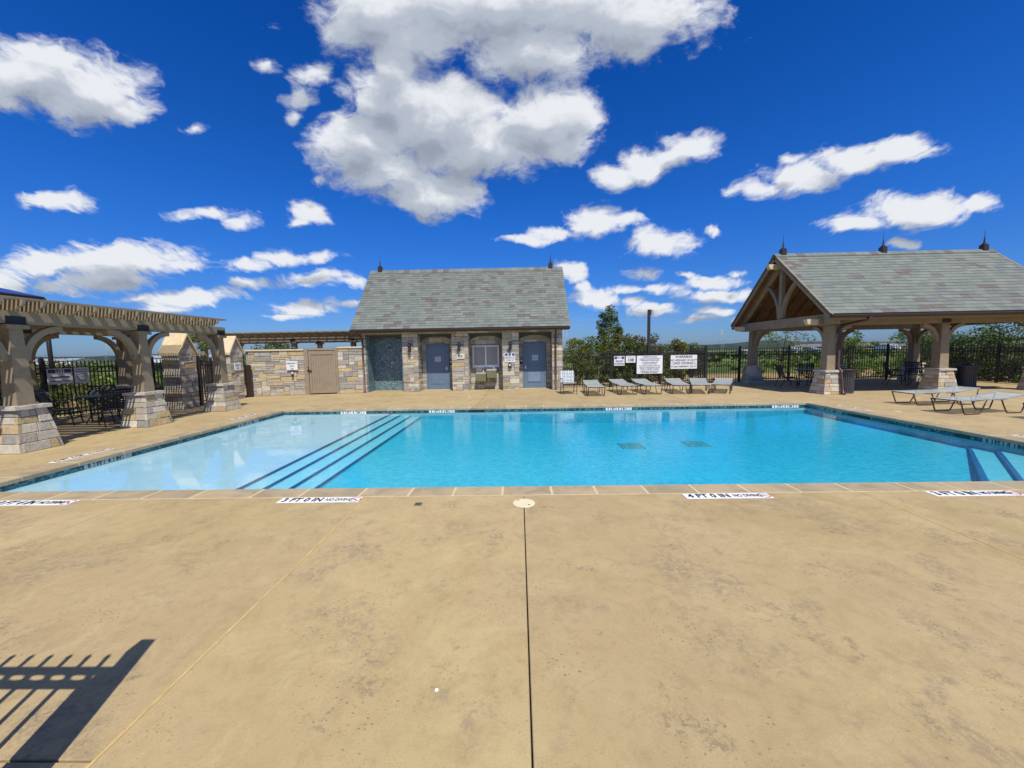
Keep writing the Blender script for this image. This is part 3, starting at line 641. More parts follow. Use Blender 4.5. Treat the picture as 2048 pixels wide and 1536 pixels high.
# ------------------------------------------------------------------ battered stone piers with posts
def pier_parts(parent, b=.36, t=.235, H=.80, seed=1):
    rg = random.Random(seed); d = .06
    core = MB(); k = d*.7
    core.hexa([(-b+k, -b+k, 0), (b-k, -b+k, 0), (b-k, b-k, 0), (-b+k, b-k, 0), (-t+k, -t+k, H), (t-k, -t+k, H), (t-k, t-k, H), (-t+k, t-k, H)])
    ob('mortar_core', core, mortar, parent)
    z = 0; g = .004
    hs_ = [rg.choice([.10, .12, .14, .16]) for _ in range(9)]
    while sum(hs_) > H: hs_.pop()
    sc = H/sum(hs_)
    for ci_, h in enumerate(hs_):
        h *= sc; z1 = z+h; A = lambda q: b+(t-b)*q/H
        for fc in range(4):
            full = (fc % 2) == (ci_ % 2)
            e0 = A(z)-(0 if full else d); e1 = A(z1)-(0 if full else d)
            n = rg.choice([1, 2, 2, 3]); cuts = [-1]+sorted([rg.uniform(-.55, .55) for _ in range(n-1)])+[1]
            if n == 3 and cuts[2]-cuts[1] < .4: cuts.pop(1)
            for c0, c1 in zip(cuts, cuts[1:]):
                pr = rg.uniform(-.004, .012); i = .009
                def V(cc, zz, out, gg):
                    e = e0+(e1-e0)*(zz-z)/h
                    x = cc*e+gg; return (x, -(A(zz)+out), zz)
                gl_ = g if c0 > -1 else 0; gr_ = -g if c1 < 1 else 0
                zz0, zz1 = z+g, z1-g
                bk = [V(c0, zz0, -d, gl_), V(c1, zz0, -d, gr_), V(c1, zz1, -d, gr_), V(c0, zz1, -d, gl_)]
                md = [V(c0, zz0, pr-.007, gl_), V(c1, zz0, pr-.007, gr_), V(c1, zz1, pr-.007, gr_), V(c0, zz1, pr-.007, gl_)]
                ft = [V(c0, zz0+i, pr, gl_+i), V(c1, zz0+i, pr, gr_-i), V(c1, zz1-i, pr, gr_-i), V(c0, zz1-i, pr, gl_+i)]
                m = MB(); Rz = Matrix.Rotation(fc*math.pi/2, 4, 'Z')
                vs = [Rz @ Vector(v) for v in bk+md+ft]
                m.add(vs, [(q, (q+1) % 4, (q+1) % 4+4, q+4) for q in range(4)]+[(q+4, (q+1) % 4+4, (q+1) % 4+8, q+8) for q in range(4)]+[(8, 9, 10, 11)])
                ob('stone', m, stonem[rg.choices(range(len(stonem)), [4, 6, 2, 3, 6, 4, 1])[0]], parent)
        z = z1
    m = MB(); c = t+.055
    # cap slab with chipped edge
    n = 7; lo = []; 
    pts = []
    for fc in range(4):
        Rz = Matrix.Rotation(fc*math.pi/2, 4, 'Z')
        for q in range(n): pts.append(Rz @ Vector((-c+2*c*q/n, -c+(rg.uniform(-.006, .010) if q else 0), 0)))
    vs = [(p.x, p.y, H+rg.uniform(0, .006)) for p in pts]+[(p.x*.985, p.y*.985, H+.075+rg.uniform(-.004, .004)) for p in pts]
    N_ = len(pts); m.add(vs, [(q, (q+1) % N_, (q+1) % N_+N_, q+N_) for q in range(N_)]+[tuple(range(N_)), tuple(range(2*N_-1, N_-1, -1))]); ob('cap_stone', m, capm, parent)
capm = mat('cap_tint', (.55, .49, .40), (.40, .36, .30), 9, .85, .4, 50, rnd=.08)
def arc(n, cx, cz, r_, a0, a1): return [(cx+r_*math.cos(R(a0+(a1-a0)*i/n)), cz+r_*math.sin(R(a0+(a1-a0)*i/n))) for i in range(n+1)]
def bracket(parent, x, y, ztop, zbot, reach, axis_, sgn, off=.12, w=.125, th=.115, m_=None):
    """curved knee brace from a post (zbot) up to the beam (ztop)"""
    n = 10; rr = reach; h = ztop-zbot
    outer = [(off+rr-rr*math.cos(R(90*i/n)), zbot+h*math.sin(R(90*i/n))) for i in range(n+1)]
    inner = [(off+th+(rr-th*.3)-(rr-th*.3)*math.cos(R(90*i/n)), zbot-.0+(h-th)*math.sin(R(90*i/n))) for i in range(n+1)]
    # upper curve rises closer to the corner, lower one is the visible arch
    up = [(off+(rr)*(1-math.cos(R(90*i/n))), zbot+(h)*math.sin(R(90*i/n))) for i in range(n+1)]
    lo = [(a+th*math.cos(R(90*i/n))*1.0, b-th*math.sin(R(90*i/n))) for i, (a, b) in enumerate(up)]
    m = MB()
    if axis_ == 'x': fn = lambda a, b, t: (x+sgn*a, y+t, b)
    else: fn = lambda a, b, t: (x+t, y+sgn*a, b)
    m.band(lo, up, fn, -w/2, w/2); ob('curved_brace', m, m_ or stucco2, parent)
def post(parent, x, y, z0, z1, b=.142, t=.105, cap=True, m_=None):
    m = MB(); m.hexa([(x-b, y-b, z0), (x+b, y-b, z0), (x+b, y+b, z0), (x-b, y+b, z0), (x-t, y-t, z1), (x+t, y-t, z1), (x+t, y+t, z1), (x-t, y+t, z1)]); ob('post', m, m_ or stucco, parent)
    if cap: m = MB(); m.bbox(x-.175, y-.175, z1, x+.175, y+.175, z1+.085, .008); ob('post_cap', m, m_ or stucco, parent)
# pergola on the left -------------------------------------------------
def pier_thing(name, label, seed, loc, group, b=.36, t=.235, H=.80):
    p = thing(name, label, 'stone pier', (0, 0, 0), group); pier_parts(p, b, t, H, seed); p.location = loc; return p
PERY = [4.25, 6.90+.35, 9.75, 12.33]
lab = ['stone pier of the left pergola, front row, cut off at the photo edge', 'stone pier of the left pergola, front row, nearest fully seen', 'stone pier of the left pergola, middle of the front row beside the patio table', 'stone pier of the left pergola, front row, farthest, before the stone gate pillars']
for i, y in enumerate(PERY): pier_thing('stone_pier', lab[i], 10+i, (-9.65, y, 0), 'battered stone piers under the left pergola')
labb = ['stone pier of the left pergola, back row, nearest the camera', 'stone pier of the left pergola, back row, behind the nearest front pier', 'stone pier of the left pergola, back row, behind the patio table', 'stone pier of the left pergola, back row, by the fence corner']
for i, y in enumerate(PERY): pier_thing('stone_pier', labb[i], 20+i, (-12.75, y, 0), 'battered stone piers under the left pergola')
pg = thing('pergola', 'long tan timber pergola over the left patio', 'pergola', (-11.2, 8.3, 0))
ZB0, ZB1 = 2.43, 2.67
for x in (-9.65, -12.75):
    for i, y in enumerate(PERY):
        post(pg, x, y, .872, 2.33)
        if y < 12: bracket(pg, x, y, ZB0, 1.72, .70, 'y', 1, off=.10)
        bracket(pg, x, y, ZB0, 1.72, .70, 'y', -1, off=.10)
        m = MB(); m.box(x-.085, y-.15, 2.416, x+.195 if x > -10 else x+.13, y+.15, 2.428); 
        m.box(x+.127, y-.15, 2.428, x+.137, y+.15, 2.57); ob('steel_saddle', m, black, pg)
    m = MB(); m.box(x-.125, 3.2, ZB0, x+.125, 12.52, ZB1); ob('beam', m, stucco2, pg)
# rafters with shaped tails, slats on top
def rafter_mesh(x0, x1, h=.19, w=.05, name='rafter'):
    m = MB(); z0, z1 = 0, h
    poly = [(x0, z1), (x0, z1-.07)]+[(x0+.10-.10*math.cos(R(a)), z1-.07-.06*math.sin(R(a))) for a in (30, 60, 90)]+[(x0+.16, z0)]
    poly += [(x1-.16, z0)]+[(x1-.10+.10*math.cos(R(a)), z1-.07-.06*math.sin(R(a))) for a in (90, 60, 30)]+[(x1, z1-.07), (x1, z1)]
    m.prism(poly, lambda a, b, t: (a, t, b), -w/2, w/2); return m.mesh(name, stucco2)
rm = rafter_mesh(-13.35, -9.20)
y = 3.1
while y < 12.1:
    link('rafter', rm, pg, None).matrix_basis = Matrix.Translation((0, y, ZB1+.001)); y += .312
m = MB(); m.box(-.02, 2.95, 0, .02, 12.22, .045); sl = m.mesh('slat', stucco2)
x = -13.2425
while x < -9.24: link('slat', sl, pg, None).matrix_basis = Matrix.Translation((x, 0, ZB1+.192)); x += .083

# pergola behind the wall ----------------------------------------------
p2 = thing('pergola', 'second tan pergola behind the low stone wall beside the bathhouse', 'pergola', (-11.5, 21.2, 0))
for y in (20.0, 22.6):
    for x in (-16.4, -12.0+.36, -8.55): post(p2, x, y, 0, 2.33); 
    m = MB(); m.box(-17, y-.12, 2.43, -8.75, y+.12, 2.68); ob('beam', m, stucco2, p2)
    for x in (-16.4, -11.64, -8.55):
        m = MB(); m.box(x-.14, y-.132, 2.416, x+.14, y-.122, 2.56); m.box(x-.14, y-.122, 2.416, x+.14, y+.1, 2.428); ob('steel_saddle', m, black, p2)
rm2 = MB(); z0, z1 = 0, .19
poly = [(19.45, z1), (19.45, z1-.07), (19.50, z1-.12), (19.6, z0), (23.2, z0), (23.3, z1-.1), (23.3, z1)]
rm2.prism(poly, lambda a, b, t: (t, a, b), -.025, .025); rm2 = rm2.mesh('rafter', stucco2)
x = -17.0
while x < -7.6: link('rafter', rm2, p2).matrix_basis = Matrix.Translation((x, 0, 2.681)); x += .45
m = MB(); m.box(-17.2, -.02, 0, -7.5, .02, .045); sl = m.mesh('slat', stucco2); y = 19.42
while y < 23.3: link('slat', sl, p2).matrix_basis = Matrix.Translation((0, y, 2.873)); y += .085

# gable capped gate pillars ---------------------------------------------
def gate_pillar(x0, x1, y0, y1, label):
    t_ = thing('gate_pillar', label, 'stone pillar', ((x0+x1)/2, (y0+y1)/2, 0), 'stone gate pillars with gabled limestone caps')
    e = 1.88; m = MB(); k = .04; ym = (y0+y1)/2; ap = e+.58
    m.box(x0+k, y0+k, 0, x1-k, y1-k, e); m.prism([(y0+k, e), (y1-k, e), (ym, ap-.12)], lambda a, b, t: (t, a, b), x0+k, x1-k); ob('mortar_core', m, mortar, t_)
    fs = [(ashlar(0, x1-x0, 0, e), (x0, y0+.05, 0), 0), (ashlar(0, y1-y0, 0, e), (x1-.05, y0, 0), R(90)), (ashlar(0, x1-x0, 0, e), (x1, y1-.05, 0), R(180)), (ashlar(0, y1-y0, 0, e), (x0+.05, y1, 0), R(-90))]
    lay(t_, fs, depth=.05)
    # gable stones
    for zz in range(3):
        h0 = e+zz*.15; h1 = h0+.145; hw = lambda h: (y1-y0)/2*(1-(h-e)/(ap-e-.02))-.035
        for xx, d_ in ((x1-.05, .052),):
            m = MB(); a0, a1 = hw(h0), max(.015, hw(h1)); m.prism([(ym-a0, h0), (ym+a0, h0), (ym+a1, h1), (ym-a1, h1)], lambda a, b, t: (t, a, b), x1-.05, x1-.002); ob('stone', m, stonem[[1, 0, 5][zz]], t_)
    ov = .05; th = .06
    for s in (1, -1):
        m = MB(); ye = ym+s*((y1-y0)/2+ov)
        m.prism([(ye, e-.09), (ym, ap), (ym, ap+th*1.4), (ye, e-.09+th*1.5)], lambda a, b, t: (t, a, b), x0-ov, x1+ov); ob('cap_slab', m, lime, t_)
    return t_
gate_pillar(-11.75, -11.15, 12.55, 13.22, 'stone gate pillar striped by pergola shadow, nearer of the two')
gp2 = gate_pillar(-12.0, -11.35, 15.05, 15.75, 'stone gate pillar with a small sign, joined to the low wall')
t_ = thing('pillar_sign', 'small white sign fixed on the side of the farther gate pillar', 'sign', (-11.34, 15.4, 1.3))
m = MB(); m.box(-11.345, 15.24, 1.17, -11.325, 15.58, 1.47); ob('sign_board', m, white, t_)
for i, s in enumerate(('PRESS TO', 'EXIT')): text('sign_text', s, .085, wallM(-11.322, 15.41, 1.37-.12*i, R(90)), purple, t_, wide=.7)

# low stone wall with tan gate -------------------------------------------
WA = Vector((-11.42, 16.18, 0)); WB = Vector((-6.97, 17.17, 0)); wd = (WB-WA); wl = wd.length; wang = math.atan2(wd.y, wd.x)
t_ = thing('low_stone_wall', 'low stone wall of grey and ochre blocks between pillar and bathhouse', 'wall', WA)
Mw = Matrix.Translation(WA) @ Matrix.Rotation(wang, 4, 'Z')
wu = wd.normalized()
def at_px_u(px):   # distance along the wall seen at this pixel column of the photograph
    d = pxdir(px, 750); n = Vector((-wu.y, wu.x, 0)); k = (WA.dot(n))/(Vector((d.x, d.y, 0)).dot(n)); p = Vector((d.x, d.y, 0))*k; return (p-WA).dot(wu)
g0, g1 = at_px_u(610), at_px_u(677)
H1 = 1.93; H2 = 2.0
for a, b, h in ((-.1, g0, H1), (g1, wl, H2)):
    m = MB(); m.box(a, .035, 0, b, .30, h); me = m.mesh('mortar_core', mortar); me.transform(Mw); link('mortar_core', me, t_)
    m = MB(); m.bbox(a, -.05, h, b-.003, .35, h+.06, .008); me = m.mesh('wall_coping', lime); me.transform(Mw); link('wall_coping', me, t_)
lay(t_, [(ashlar(0, g0, 0, H1, .11, .075), WA+wu.cross(Vector((0, 0, 1)))*(-.045)+Vector((0, 0, 0)), wang), (ashlar(0, wl-g1, 0, H2, .11, .075), WA+wu*g1+wu.cross(Vector((0, 0, 1)))*(-.045), wang)], depth=.055)
gt = thing('timber_gate', 'plain tan gate of upright boards in the low stone wall', 'gate', WA+wu*g0)
gw = g1-g0
def loc_box(parent, name, m_, *b, bev=0):
    m = MB(); (m.bbox(*b, bev) if bev else m.box(*b)); me = m.mesh(name, m_); me.transform(Mw @ Matrix.Translation((g0, 0, 0))); return link(name, me, parent)
fw_ = .16
loc_box(gt, 'gate_frame', gatem, 0.002, -.02, 0, fw_, .25, 2.02); loc_box(gt, 'gate_frame', gatem, gw-.09, -.02, 0, gw-.002, .25, 2.02); loc_box(gt, 'gate_frame', gatem, fw_, -.02, 1.93, gw-.09, .25, 2.02)
x0_, x1_ = fw_+.012, gw-.10; nb = 9
loc_box(gt, 'stile', gatem, x0_, .0, .05, x0_+.10, .05, 1.92, bev=.005); loc_box(gt, 'stile', gatem, x1_-.10, .0, .05, x1_, .05, 1.92, bev=.005); loc_box(gt, 'rail', gatem, x0_+.101, .0, 1.74, x1_-.101, .05, 1.92, bev=.005); loc_box(gt, 'rail', gatem, x0_+.101, .0, .05, x1_-.101, .05, .16, bev=.005)
for i in range(nb):
    a = x0_+.101+(x1_-x0_-.202)*i/nb; b = x0_+.101+(x1_-x0_-.202)*(i+1)/nb; loc_box(gt, 'board', gatem, a+.0015, .02, .161, b-.0015, .045, 1.739, bev=.003)
loc_box(gt, 'latch', black, fw_-.05, -.045, 1.02, fw_+.12, -.021, 1.07); loc_box(gt, 'latch_handle', black, fw_-.01, -.06, 1.07, fw_+.015, -.045, 1.22); loc_box(gt, 'keyhole', black, fw_-.02, -.035, .90, fw_+.012, -.021, .94)
loc_box(gt, 'void', jointm, fw_, .06, 0, gw-.09, .07, 1.93)
def wall_sign(u_, z0, z1, w, lines, label):
    t = thing('wall_sign', label, 'sign', WA+wu*u_)
    m = MB(); m.box(-w/2, -.05, z0, w/2, -.036, z1); me = m.mesh('sign_board', white); Mx = Mw @ Matrix.Translation((u_, -.035, 0)); me.transform(Mx); link('sign_board', me, t)
    for i, s in enumerate(lines): text('sign_text', s, .085, Mx @ Matrix.Translation((0, -.052, z1-.10-i*.12)) @ Matrix.Rotation(R(90), 4, 'X'), inkg, t, wide=.78, bold=.002)
wall_sign(at_px_u(586.5), 1.10, 1.48, .44, ('EMERGENCY', 'SHUT', 'OFF'), 'white EMERGENCY SHUT OFF sign on the low stone wall left of the tan gate')
t = thing('shutoff_button', 'small round cream shut-off button below the white sign on the wall', 'button', WA+wu*at_px_u(586))
m = MB(); m.lathe([(.05, 0), (.05, .03), (.035, .06), (.01, .065)], 16); me = m.mesh('button_cap', lidm); me.transform(Mw @ Matrix.Translation((at_px_u(586), -.052, .96)) @ Matrix.Rotation(R(90), 4, 'X')); link('button_cap', me, t)
m = MB(); m.box(-.035, -.06, -.13, .035, -.0, -.055); me = m.mesh('conduit_box', bronze); me.transform(Mw @ Matrix.Translation((at_px_u(586), -.05, .96))); link('conduit_box', me, t)
m = MB(); m.bbox(-.11, -.05, 0, .11, .04, 1.36, .008); me = m.mesh('dark_upright', bronze); me.transform(Mw @ Matrix.Translation((at_px_u(500.5), -.16, 0)))
tag(link('dark_upright', me), 'dark brown square upright in the corner of pillar and low wall', 'post')  # dark brown upright box, lower than the wall

# ------------------------------------------------------------------ bathhouse
BX0, BX1, BY, BB = -6.99, 1.93, 17.25, 23.2
bh = thing('bathhouse', 'stone bathhouse with grey green slate roof behind the pool', 'building', (-2.5, 20, 0))
PIL = [(-6.99, -6.84), (-5.20, -4.50), (-3.00, -2.25), (-.74, .0), (1.47, BX1)]
RT = 2.58
m = MB()
for a, b in PIL: m.box(a+.04, BY+.045, 0, b-.04, 17.95, RT)
m.box(BX0+.04, BY+.045, RT+.001, BX1-.04, 17.95, 2.95); m.box(BX0+.04, 17.951+.04, 0, PIL[0][1]-.04, BB, 2.95)
m.box(-5.2+.04, 17.99, 0, BX1-.04, BB, 2.95); m.box(PIL[0][1]-.039, 18.2, 0, -5.161, BB, 2.95)
ob('mortar_core', m, mortar, bh)
faces = []
for i, (a, b) in enumerate(PIL): faces.append((ashlar(0, b-a, 0, RT, .10, .072), (a, BY+.05, 0), 0))
faces.append((ashlar(0, BX1-BX0, RT, 2.93, .12, .07, 3, 7), (BX0, BY+.05, 0), 0))
DR = [(-4.27, -3.27), (.20, 1.20)]
faces.append((ashlar(0, 1.5, 0, 2.5, .105, .072, holes=[(.20, 1.26, 0, 2.13)]), (-4.5, 17.99, 0), 0))
faces.append((ashlar(0, 1.51, 0, 2.5, .105, .072, holes=[(.1, 1.35, 1.0, 2.05)]), (-2.25, 17.99, 0), 0))
faces.append((ashlar(0, 1.47, 0, 2.5, .105, .072, holes=[(.17, 1.23, 0, 2.13)]), (0, 17.99, 0), 0))
for x in (-4.50, -2.25, 0.0): faces.append((ashlar(.05, .69, 0, RT, .09, .066), (x-.05, BY, 0), R(90)))
for x in (-3.0, -.74, 1.47): faces.append((ashlar(.0, .64, 0, RT, .09, .066), (x+.05, 17.94, 0), R(-90)))
faces.append((ashlar(0, 5.9, 0, 2.9, .13, .08, 3, 7), (BX1-.05, BY+.05, 0), R(90)))
lay(bh, faces, 300, depth=.052, wts=STW_B)
recm = mat('recess_dark_grey', (.085, .09, .085), (.07, .075, .07), 4, .8)  # dark grey for the recess ceilings and arches
# recess ceilings and arched timber fascias
for a, b in ((-6.84, -5.2), (-4.5, -3.0), (-2.25, -.74), (0, 1.47)):
    m = MB(); m.box(a+.002, BY+.09, RT-.05, b-.002, 18.15, RT-.002); ob('recess_ceiling', m, recm, bh)
    n = 12; w = (b-a)/2-.004; cx = (a+b)/2; m = MB()
    lo = [(cx+w*math.cos(R(180-180*i/n)), 2.16+.30*abs(math.sin(R(180-180*i/n)))**.8) for i in range(n+1)]; up = [(p[0], RT-.052) for p in lo]
    m.band(lo, up, lambda p, q, t: (p, t, q), 17.72, 17.77); ob('arched_fascia', m, recm, bh)
# shower alcove
m = MB(); m.box(-6.838, BY+.052, 0.005, -6.80, 18.15, 2.52); m.box(-6.80, 18.12, .005, -5.205, 18.19, 2.52); m.box(-5.243, BY+.052, .005, -5.203, 18.12, 2.52); ob('shower_tiling', m, mosaic_s, bh)
sh_ = thing('shower_fitting', 'chrome shower head on the teal tiled alcove wall', 'shower', (-6.0, 18.1, 1.95))
m = MB(); m.tube([(-6.0, 18.12, 1.97), (-6.0, 17.98, 2.0), (-6.02, 17.93, 1.96)], .015); m.lathe([(.02, .03), (.05, 0), (.05, -.012)], 14, (-6.02, 17.92, 1.95)); ob('shower_head', m, steel, sh_)
m = MB(); m.lathe([(.05, 0), (.05, .02), (.02, .04)], 14); me = m.mesh('push_valve', steel); me.transform(Matrix.Translation((-6.0, 18.118, 1.15)) @ Matrix.Rotation(R(90), 4, 'X')); link('push_valve', me, sh_)
t = thing('shower_notice', 'small brownish notice on the teal shower wall', 'notice', (-5.93, 18.11, 1.1)); m = MB(); m.box(-6.02, 18.108, 1.22, -5.86, 18.118, 1.36); ob('notice_sheet', m, glazed, t)
# doors
def door(a, b, handle_left, paper, label, kickplate):
    t = thing('door', label, 'door', ((a+b)/2, 17.95, 0)); y = 17.945
    m = MB(); m.box(a-.05, y-.03, 0, a, y+.03, 2.12); m.box(b, y-.03, 0, b+.05, y+.03, 2.12); m.box(a, y-.03, 2.07, b, y+.03, 2.12); ob('door_frame', m, doorm, t)
    m = MB(); m.bbox(a+.004, y-.012, .02, b-.004, y+.03, 2.066, .003); ob('door_leaf', m, doorm, t)
    for z0, z1 in (((.30, .80), (1.02, 1.95)) if kickplate else ((.28, .86), (1.02, 1.95))):
        m = MB(); x0_, x1_ = a+.17, b-.17; w = .018
        for bx in ((x0_, z0, x1_, z0+w), (x0_, z1-w, x1_, z1), (x0_, z0+w, x0_+w, z1-w), (x1_-w, z0+w, x1_, z1-w)): m.box(bx[0], y-.026, bx[1], bx[2], y-.013, bx[3])
        ob('panel_moulding', m, doorm, t)
    if kickplate: m = MB(); m.box(a+.20, y-.019, .33, b-.20, y-.013, .77); ob('vent_plate', m, mat('plate_blue', (.22, .27, .38), (.19, .24, .34), 5, .3), t)
    hx = a+.08 if handle_left else b-.08; sg = 1 if handle_left else -1
    m = MB(); m.box(hx-.03, y-.022, .93, hx+.03, y-.0121, 1.08); m.tube([(hx, y-.02, 1.02), (hx, y-.07, 1.02), (hx+sg*.12, y-.07, 1.02)], .011); ob('lever_handle', m, steel, t)
    m = MB(); m.box(paper[0], y-.03, paper[1], paper[2], y-.024, paper[3]); ob('door_notice', m, paper[4], t)
    for i in range(3): m = MB(); m.box(paper[0]+.04, y-.032, paper[3]-.07-.05*i, paper[2]-.05, y-.0302, paper[3]-.06-.05*i); ob('notice_line', m, inkg, t)
    return t
door(-4.25, -3.28, False, (-3.90, 1.32, -3.62, 1.55, mat('paper_grey', (.55, .56, .58), (.5, .5, .52), 5, .6)), 'blue grey door with a white notice between the lantern pillars', False)
door(.22, 1.18, True, (.60, 1.30, .88, 1.55, mat('paper_mint', (.42, .62, .60), (.40, .58, .56), 5, .6)), 'blue grey door with pale green notice and square kick plate at the right end', True)
m = MB(); m.box(-4.4, 17.90, .001, -3.1, 18.0, .02); m.box(.05, 17.90, .001, 1.35, 18.0, .02); ob('door_sill', m, lime, bh)
for x, lb in ((-3.16, 'black keypad reader right of the left blue door'), (.10, 'black keypad reader left of the right blue door')):
    t = thing('keypad_reader', lb, 'keypad', (x, 17.9, 1.2)); m = MB(); m.bbox(x-.055, 17.87, 1.15, x+.055, 17.935, 1.38, .006); ob('reader_case', m, black, t); m = MB(); m.box(x-.025, 17.864, 1.27, x+.03, 17.869, 1.34); ob('reader_face', m, steel, t)
# window
t = thing('sliding_window', 'white framed sliding window above the drinking fountains', 'window', (-1.53, 17.9, 1.0)); xa, xb, za, zb = -2.14, -.92, 1.07, 2.03; y = 17.90
m = MB(); fw = .06
for bx in ((xa, za, xb, za+fw), (xa, zb-fw, xb, zb), (xa, za+fw, xa+fw, zb-fw), (xb-fw, za+fw, xb, zb-fw), ((xa+xb)/2-.035, za+fw, (xa+xb)/2+.035, zb-fw)): m.box(bx[0], y-.03, bx[1], bx[2], y+.04, bx[3])
ob('frame', m, white, t)
for a, b in ((xa+fw, (xa+xb)/2-.035), ((xa+xb)/2+.035, xb-fw)): m = MB(); m.box(a+.001, y, za+fw+.001, b-.001, y+.01, zb-fw-.001); ob('pane', m, glassm, t)
m = MB(); m.box(xa-.03, y-.05, za-.05, xb+.03, y+.04, za-.001); ob('sill', m, white, t)
m = MB(); m.box(xa-.05, 17.935, za-.12, xb+.05, 17.95, zb+.05); ob('rough_opening', m, mortar, t)
# drinking fountains
for x, z, lb in ((-1.74, .40, 'olive drinking fountain, lower and left of the pair under the window'), (-1.26, .55, 'olive drinking fountain, higher and right of the pair under the window')):
    t = thing('drinking_fountain', lb, 'drinking fountain', (x, 17.7, z)); w = .22
    m = MB(); m.hexa([(x-w, 17.55, z-.0), (x+w, 17.55, z), (x+w, 17.93, z-.06), (x-w, 17.93, z-.06), (x-w, 17.48, z+.32), (x+w, 17.48, z+.32), (x+w, 17.93, z+.32), (x-w, 17.93, z+.32)]); ob('fountain_body', m, olive, t)
    m = MB(); m.bbox(x-w-.008, 17.472, z+.322, x+w+.008, 17.93, z+.40, .01); ob('fountain_rim', m, mat('rim_grey', (.38, .37, .31), (.34, .33, .28), 5, .4), t)
    m = MB(); m.lathe([(.15, .0), (.155, .012), (.12, .004), (.03, .001)], 22, (x, 17.68, z+.401)); ob('basin', m, steel, t)
    m = MB(); m.tube([(x+.1, 17.74, z+.40), (x+.1, 17.74, z+.46), (x+.07, 17.70, z+.475)], .012); ob('spout', m, steel, t)
    m = MB(); m.tube([(x-.06, 17.85, z-.03), (x-.06, 17.85, z-.16)], .015); m.tube([(x+.06, 17.85, z-.03), (x+.06, 17.85, z-.16)], .015); ob('waste_pipe', m, bronze, t)
# lanterns
for x, lb in ((-4.84, 'black wall lantern on the pillar between shower and left door'), (-2.64, 'black wall lantern on the pillar above the 1201 plate'), (-.37, 'black wall lantern on the pillar above the 911 sign')):
    t = thing('wall_lantern', lb, 'lantern', (x, BY, 2.0), 'lanterns on the bathhouse pillars')
    m = MB(); m.box(x-.05, BY-.03, 1.98, x+.05, BY+.01, 2.16); m.tube([(x, BY-.02, 2.12), (x, BY-.10, 2.17), (x, BY-.14, 2.12)], .012); ob('wall_plate', m, black, t)
    m = MB(); m.lathe([(.02, 2.13), (.085, 2.07), (.09, 2.05)], 8, (x, BY-.14, 0)); m.lathe([(.05, 1.78), (.06, 1.80)], 8, (x, BY-.14, 0)); ob('lantern_roof', m, black, t)
    for k in range(4): a = R(45+90*k); m = MB(); m.tube([(x+.075*math.cos(a), BY-.14+.075*math.sin(a), 2.05), (x+.05*math.cos(a), BY-.14+.05*math.sin(a), 1.80)], .006, 5); ob('lantern_bar', m, black, t)
    m = MB(); m.lathe([(.04, 1.801), (.062, 2.045)], 8, (x, BY-.14, 0)); ob('lantern_glass', m, mat('smoked_glass', (.06, .055, .05), (.05, .045, .04), 5, .15), t)
# plates and signs on the pillars
t = thing('number_plate', 'small cream plate reading 1201 on the middle pillar', 'sign', (-2.60, BY, 1.55)); m = MB(); m.box(-2.76, BY-.035, 1.45, -2.42, BY-.012, 1.66); ob('plate', m, mat('cream_plate', (.78, .76, .62), (.7, .68, .56), 5, .5), t); text('number', '1201', .155, wallM(-2.59, BY-.037, 1.55), ink, t, wide=.85, bold=.003)
def sign911(t, x0, x1, z0, z1, y, rows, arrow=False, flip=1):
    m = MB(); m.box(x0, y-.012, z0, x1, y, z1); ob('sign_board', m, white, t); h = z1-z0; w = x1-x0; cx = (x0+x1)/2
    m = MB(); m.box(x0+.02, y-.015, z1-h*.32, x0+w*.30, y-.0125, z1-h*.05); m.box(x1-w*.30, y-.015, z1-h*.32, x1-.02, y-.0125, z1-h*.05); ob('blue_header', m, purple, t)
    text('emergency_number', '911', h*.27, wallM(cx, y-.016, z1-h*.185), purple, t, wide=.8, bold=.004)
    if arrow:
        m = MB(); q = z1-h*.52; a = x0+w*.12; b = x1-w*.12; dh = h*.05
        if flip < 0: pts = [(b, q), (b-w*.12, q+2*dh), (b-w*.12, q+dh), (a, q+dh), (a, q-dh), (b-w*.12, q-dh), (b-w*.12, q-2*dh)]
        else: pts = [(a, q), (a+w*.12, q+2*dh), (a+w*.12, q+dh), (b, q+dh), (b, q-dh), (a+w*.12, q-dh), (a+w*.12, q-2*dh)]
        m.prism(pts, lambda p, q_, tt: (p, tt, q_), y-.0155, y-.0125); ob('arrow', m, purple, t)
    for i, s in enumerate(rows): text('sign_text', s, h*.17, wallM(cx, y-.0145, z1-h*((.75 if arrow else .48)+.155*i*(.8 if arrow else 1.1))), inkg, t, wide=w/(len(s)*h*.17*.68), bold=.001)
t = thing('emergency_sign', 'blue and white 911 emergency phone sign on the third lantern pillar', 'sign', (-.38, BY, 1.45)); sign911(t, -.64, -.17, 1.26, 1.67, BY-.02, ('EMERGENCY USE', 'PUSH BUTTON', 'ADDRESS 1201'))
t = thing('emergency_phone', 'small dark call box below the 911 sign', 'call box', (-.40, BY, 1.1)); m = MB(); m.bbox(-.475, BY-.09, 1.0, -.335, BY-.01, 1.21, .008); ob('call_box', m, bronze, t); m = MB(); m.box(-.44, BY-.096, 1.10, -.37, BY-.091, 1.17); ob('call_button', m, white, t)
